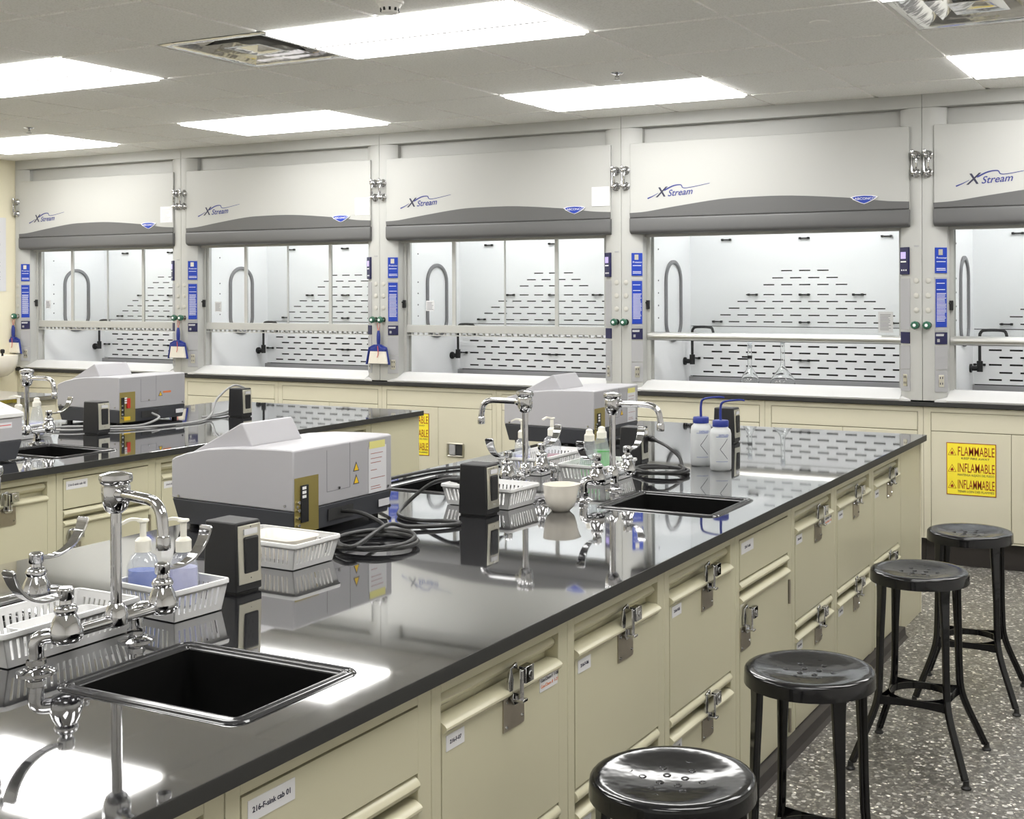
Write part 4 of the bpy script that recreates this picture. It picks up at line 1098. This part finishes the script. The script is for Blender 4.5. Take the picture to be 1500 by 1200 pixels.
tail = [(-2.15,2.88,zt+.026),(-2.13,2.95,zt+.010),(-2.06,3.01,zt+.008),(-2.03,3.07,zt+.008),(-2.08,3.09,zt+.007),(-2.17,3.06,zt+.007),(-2.27,3.10,zt+.008),(-2.32,3.20,zt+.02),(-2.28,3.27,zt+.075),(-2.21,3.27,zt+.098),(-2.15,3.262,zt+.100)]
cord('power_cord', loop+coil+tail, rc, 'rubber', 'thick black cord coiled beside the nearest analyser and looping to the middle outlet box', ((-2.136,3.262,zt+.100),(-2.19,3.265,zt+.100)))
c2 = [(-2.065,4.505,zt+.10),(-2.02,4.46,zt+.098),(-1.96,4.42,zt+.085),(-1.90,4.40,zt+.05),(-1.87,4.37,zt+.015)]+ring(-1.925,4.285,zt+.008,.098,12,40,2.1,.012,.006)
cord('power_cord', c2, rc, 'rubber', 'black cord coiled behind the far sink, plugged into an outlet box', ((-2.076,4.515,zt+.10),(-2.03,4.47,zt+.099)))
cord('power_cord', [(-2.36,3.17,zt+.02),(-2.48,3.25,zt+.012),(-2.66,3.44,zt+.010),(-2.73,3.62,zt+.010),(-2.72,3.95,zt+.008),(-2.60,4.2,zt+.008),(-2.58,4.5,zt+.008),(-2.62,4.82,zt+.008)], rc, 'rubber', 'black cord running flat between the two analysers of the main island')
cord('power_cord', [(-5.10,4.78,zt+.05),(-5.03,4.76,zt+.03),(-5.0,4.62,zt+.008),(-5.06,4.50,zt+.008),(-5.20,4.44,zt+.008),(-5.30,4.36,zt+.008),(-5.26,4.26,zt+.008),(-5.13,4.28,zt+.008),(-5.04,4.38,zt+.008),(-4.94,4.44,zt+.008),(-4.88,4.62,zt+.008),(-4.86,4.86,zt+.008),(-4.95,5.05,zt+.02),(-5.0,5.15,zt+.10),(-5.0,5.28,zt+.165),(-4.98,5.36,zt+.12),(-5.0,5.25,zt+.03),(-5.02,5.12,zt+.01),(-5.0,5.04,zt+.01),(-4.97,5.10,zt+.01),(-5.0,5.24,zt+.01)], .006, 'greycord', 'grey cord snaking around the outlet box and analyser on the left island')

# ------------------------------------------------------------------ stools
def make_stool():
    t = thing('metal_stool','x','stool',(0,0,0),0,'black round metal stools along the island')
    SH = .622; rs = .158
    s = MB(); N = 40
    prof = [(.0,-.0105),(.03,-.010),(.06,-.008),(.09,-.0045),(.115,-.001),(.135,.0012),(.148,.0012),(rs-.0035,-.001),(rs-.0008,-.004),(rs,-.009),(rs+.001,-.036),(rs-.003,-.037),(rs-.004,-.012),(.12,-.009),(.06,-.016),(0,-.018)]
    s.lathe([(max(a,.0005),SH+z) for a,z in prof], n=N, cap=False)
    seat = obj('seat', s, 'stoolblack', t, smooth=60)
    d0 = None
    for r_, n_, o_ in ((.026,4,45),(.058,6,10),(.090,4,0)):
        for k in range(n_):
            a = 2*math.pi*k/n_+R(o_); z = SH-.0105+(r_/.158)**2*.013; loc = (r_*math.cos(a),r_*math.sin(a),z)
            if d0 is None: d0 = obj('drain_hole', MB().lathe([(.0085,-.0005),(.0072,.0016),(.0048,.0010),(.0038,-.002)], n=12), 'stoolblack', seat, loc=loc, smooth=60)
            else:
                c_ = d0.copy(); COL.objects.link(c_); c_.parent = seat; c_.location = loc
    RT, RK, RF, ZK = .143, .158, .262, .235
    for k in range(4):
        a = R(45+90*k); c, sn = math.cos(a), math.sin(a)
        pts = catmull([Vector((c*r_,sn*r_,z)) for r_,z in ((RT,SH-.02),(RT,.54),(RT+.005,.42),(RK-.006,.29),(RK,.22),(RK+.022,.16),(.222,.08),(.252,.022))], 4)
        l = MB().ribbon(pts, (-sn,c,0), lambda u: .040-.018*min(1,u*3) if u < .34 else .022, .014)
        l.ribbon([p+Vector((c*-.006,sn*-.006,0)) for p in pts], (-sn,c,0), lambda u: .030-.017*min(1,u*3) if u < .34 else .013, .016)
        lg = obj('leg', l, 'stoolblack', t, bevel=.003)
        obj('foot_glide', MB().lathe([(.015,0),(.016,.004),(.010,.010),(.009,.026)], (c*.256,sn*.256,0), 16), 'rubber', lg)
    zb = .212; ri = .098; rg = MB()
    rg.lathe([(ri,zb-.011),(ri,zb+.011),(ri-.003,zb+.011),(ri-.003,zb-.011)], n=40, cap=False); rg.f += [tuple(3*40+k for k in (0,))] if 0 else []
    for k in range(40): rg.f.append((3*40+k, 3*40+(k+1)%40, (k+1)%40, k))
    rg2 = MB()
    for k in range(4):
        a = R(45+90*k); b_ = a+R(90); p0 = Vector((math.cos(a),math.sin(a),0))*(RK-.004); p1 = Vector((math.cos(b_),math.sin(b_),0))*(RK-.004); am = a+R(45)
        pm = Vector((math.cos(am),math.sin(am),0))*(ri+.001)
        pts = []
        for i in range(13):
            u = i/12; q = p0*(1-u)**2+(pm*2-(p0+p1)*.5)*2*u*(1-u)+p1*u*u; pts.append(q+Vector((0,0,zb)))
        rg2.ribbon(pts, (0,0,1), lambda u: .030-.008*math.sin(math.pi*u), .003)
    obj('foot_ring', rg, 'stoolblack', t); obj('foot_brace', rg2, 'stoolblack', t)
    return t
st = make_stool(); st.location = (-.944,2.15,0); st.rotation_euler = (0,0,R(2)); st['label'] = 'nearest black metal stool, only its round seat in view at the bottom edge'
dup(st, (-.914,2.91,0), 0, 'second black metal stool from the camera, its seat in front of cabinets')
dup(st, (-.912,4.09,0), 0, 'third black metal stool, full height with bent legs on the floor')
dup(st, (-.886,4.83,0), 4, 'farthest black metal stool, near the yellow flammable sign')

# ------------------------------------------------------------------ world and view
w = bpy.data.worlds.new('world'); bpy.context.scene.world = w; w.use_nodes = True
w.node_tree.nodes['Background'].inputs[0].default_value = (.9,.95,1,1); w.node_tree.nodes['Background'].inputs[1].default_value = .05
sc = bpy.context.scene
sc.view_settings.view_transform = 'Standard'; sc.view_settings.look = 'None'; sc.view_settings.gamma = 1; sc.view_settings.use_curve_mapping = False
sc.view_settings.exposure = .45
sc.cycles.max_bounces = 10; sc.cycles.diffuse_bounces = 8; sc.cycles.glossy_bounces = 5; sc.cycles.transmission_bounces = 8; sc.cycles.transparent_max_bounces = 12
sc.cycles.caustics_refractive = False; sc.cycles.caustics_reflective = False
sc.cycles.sample_clamp_indirect = 6
sc.cycles.use_denoising = True
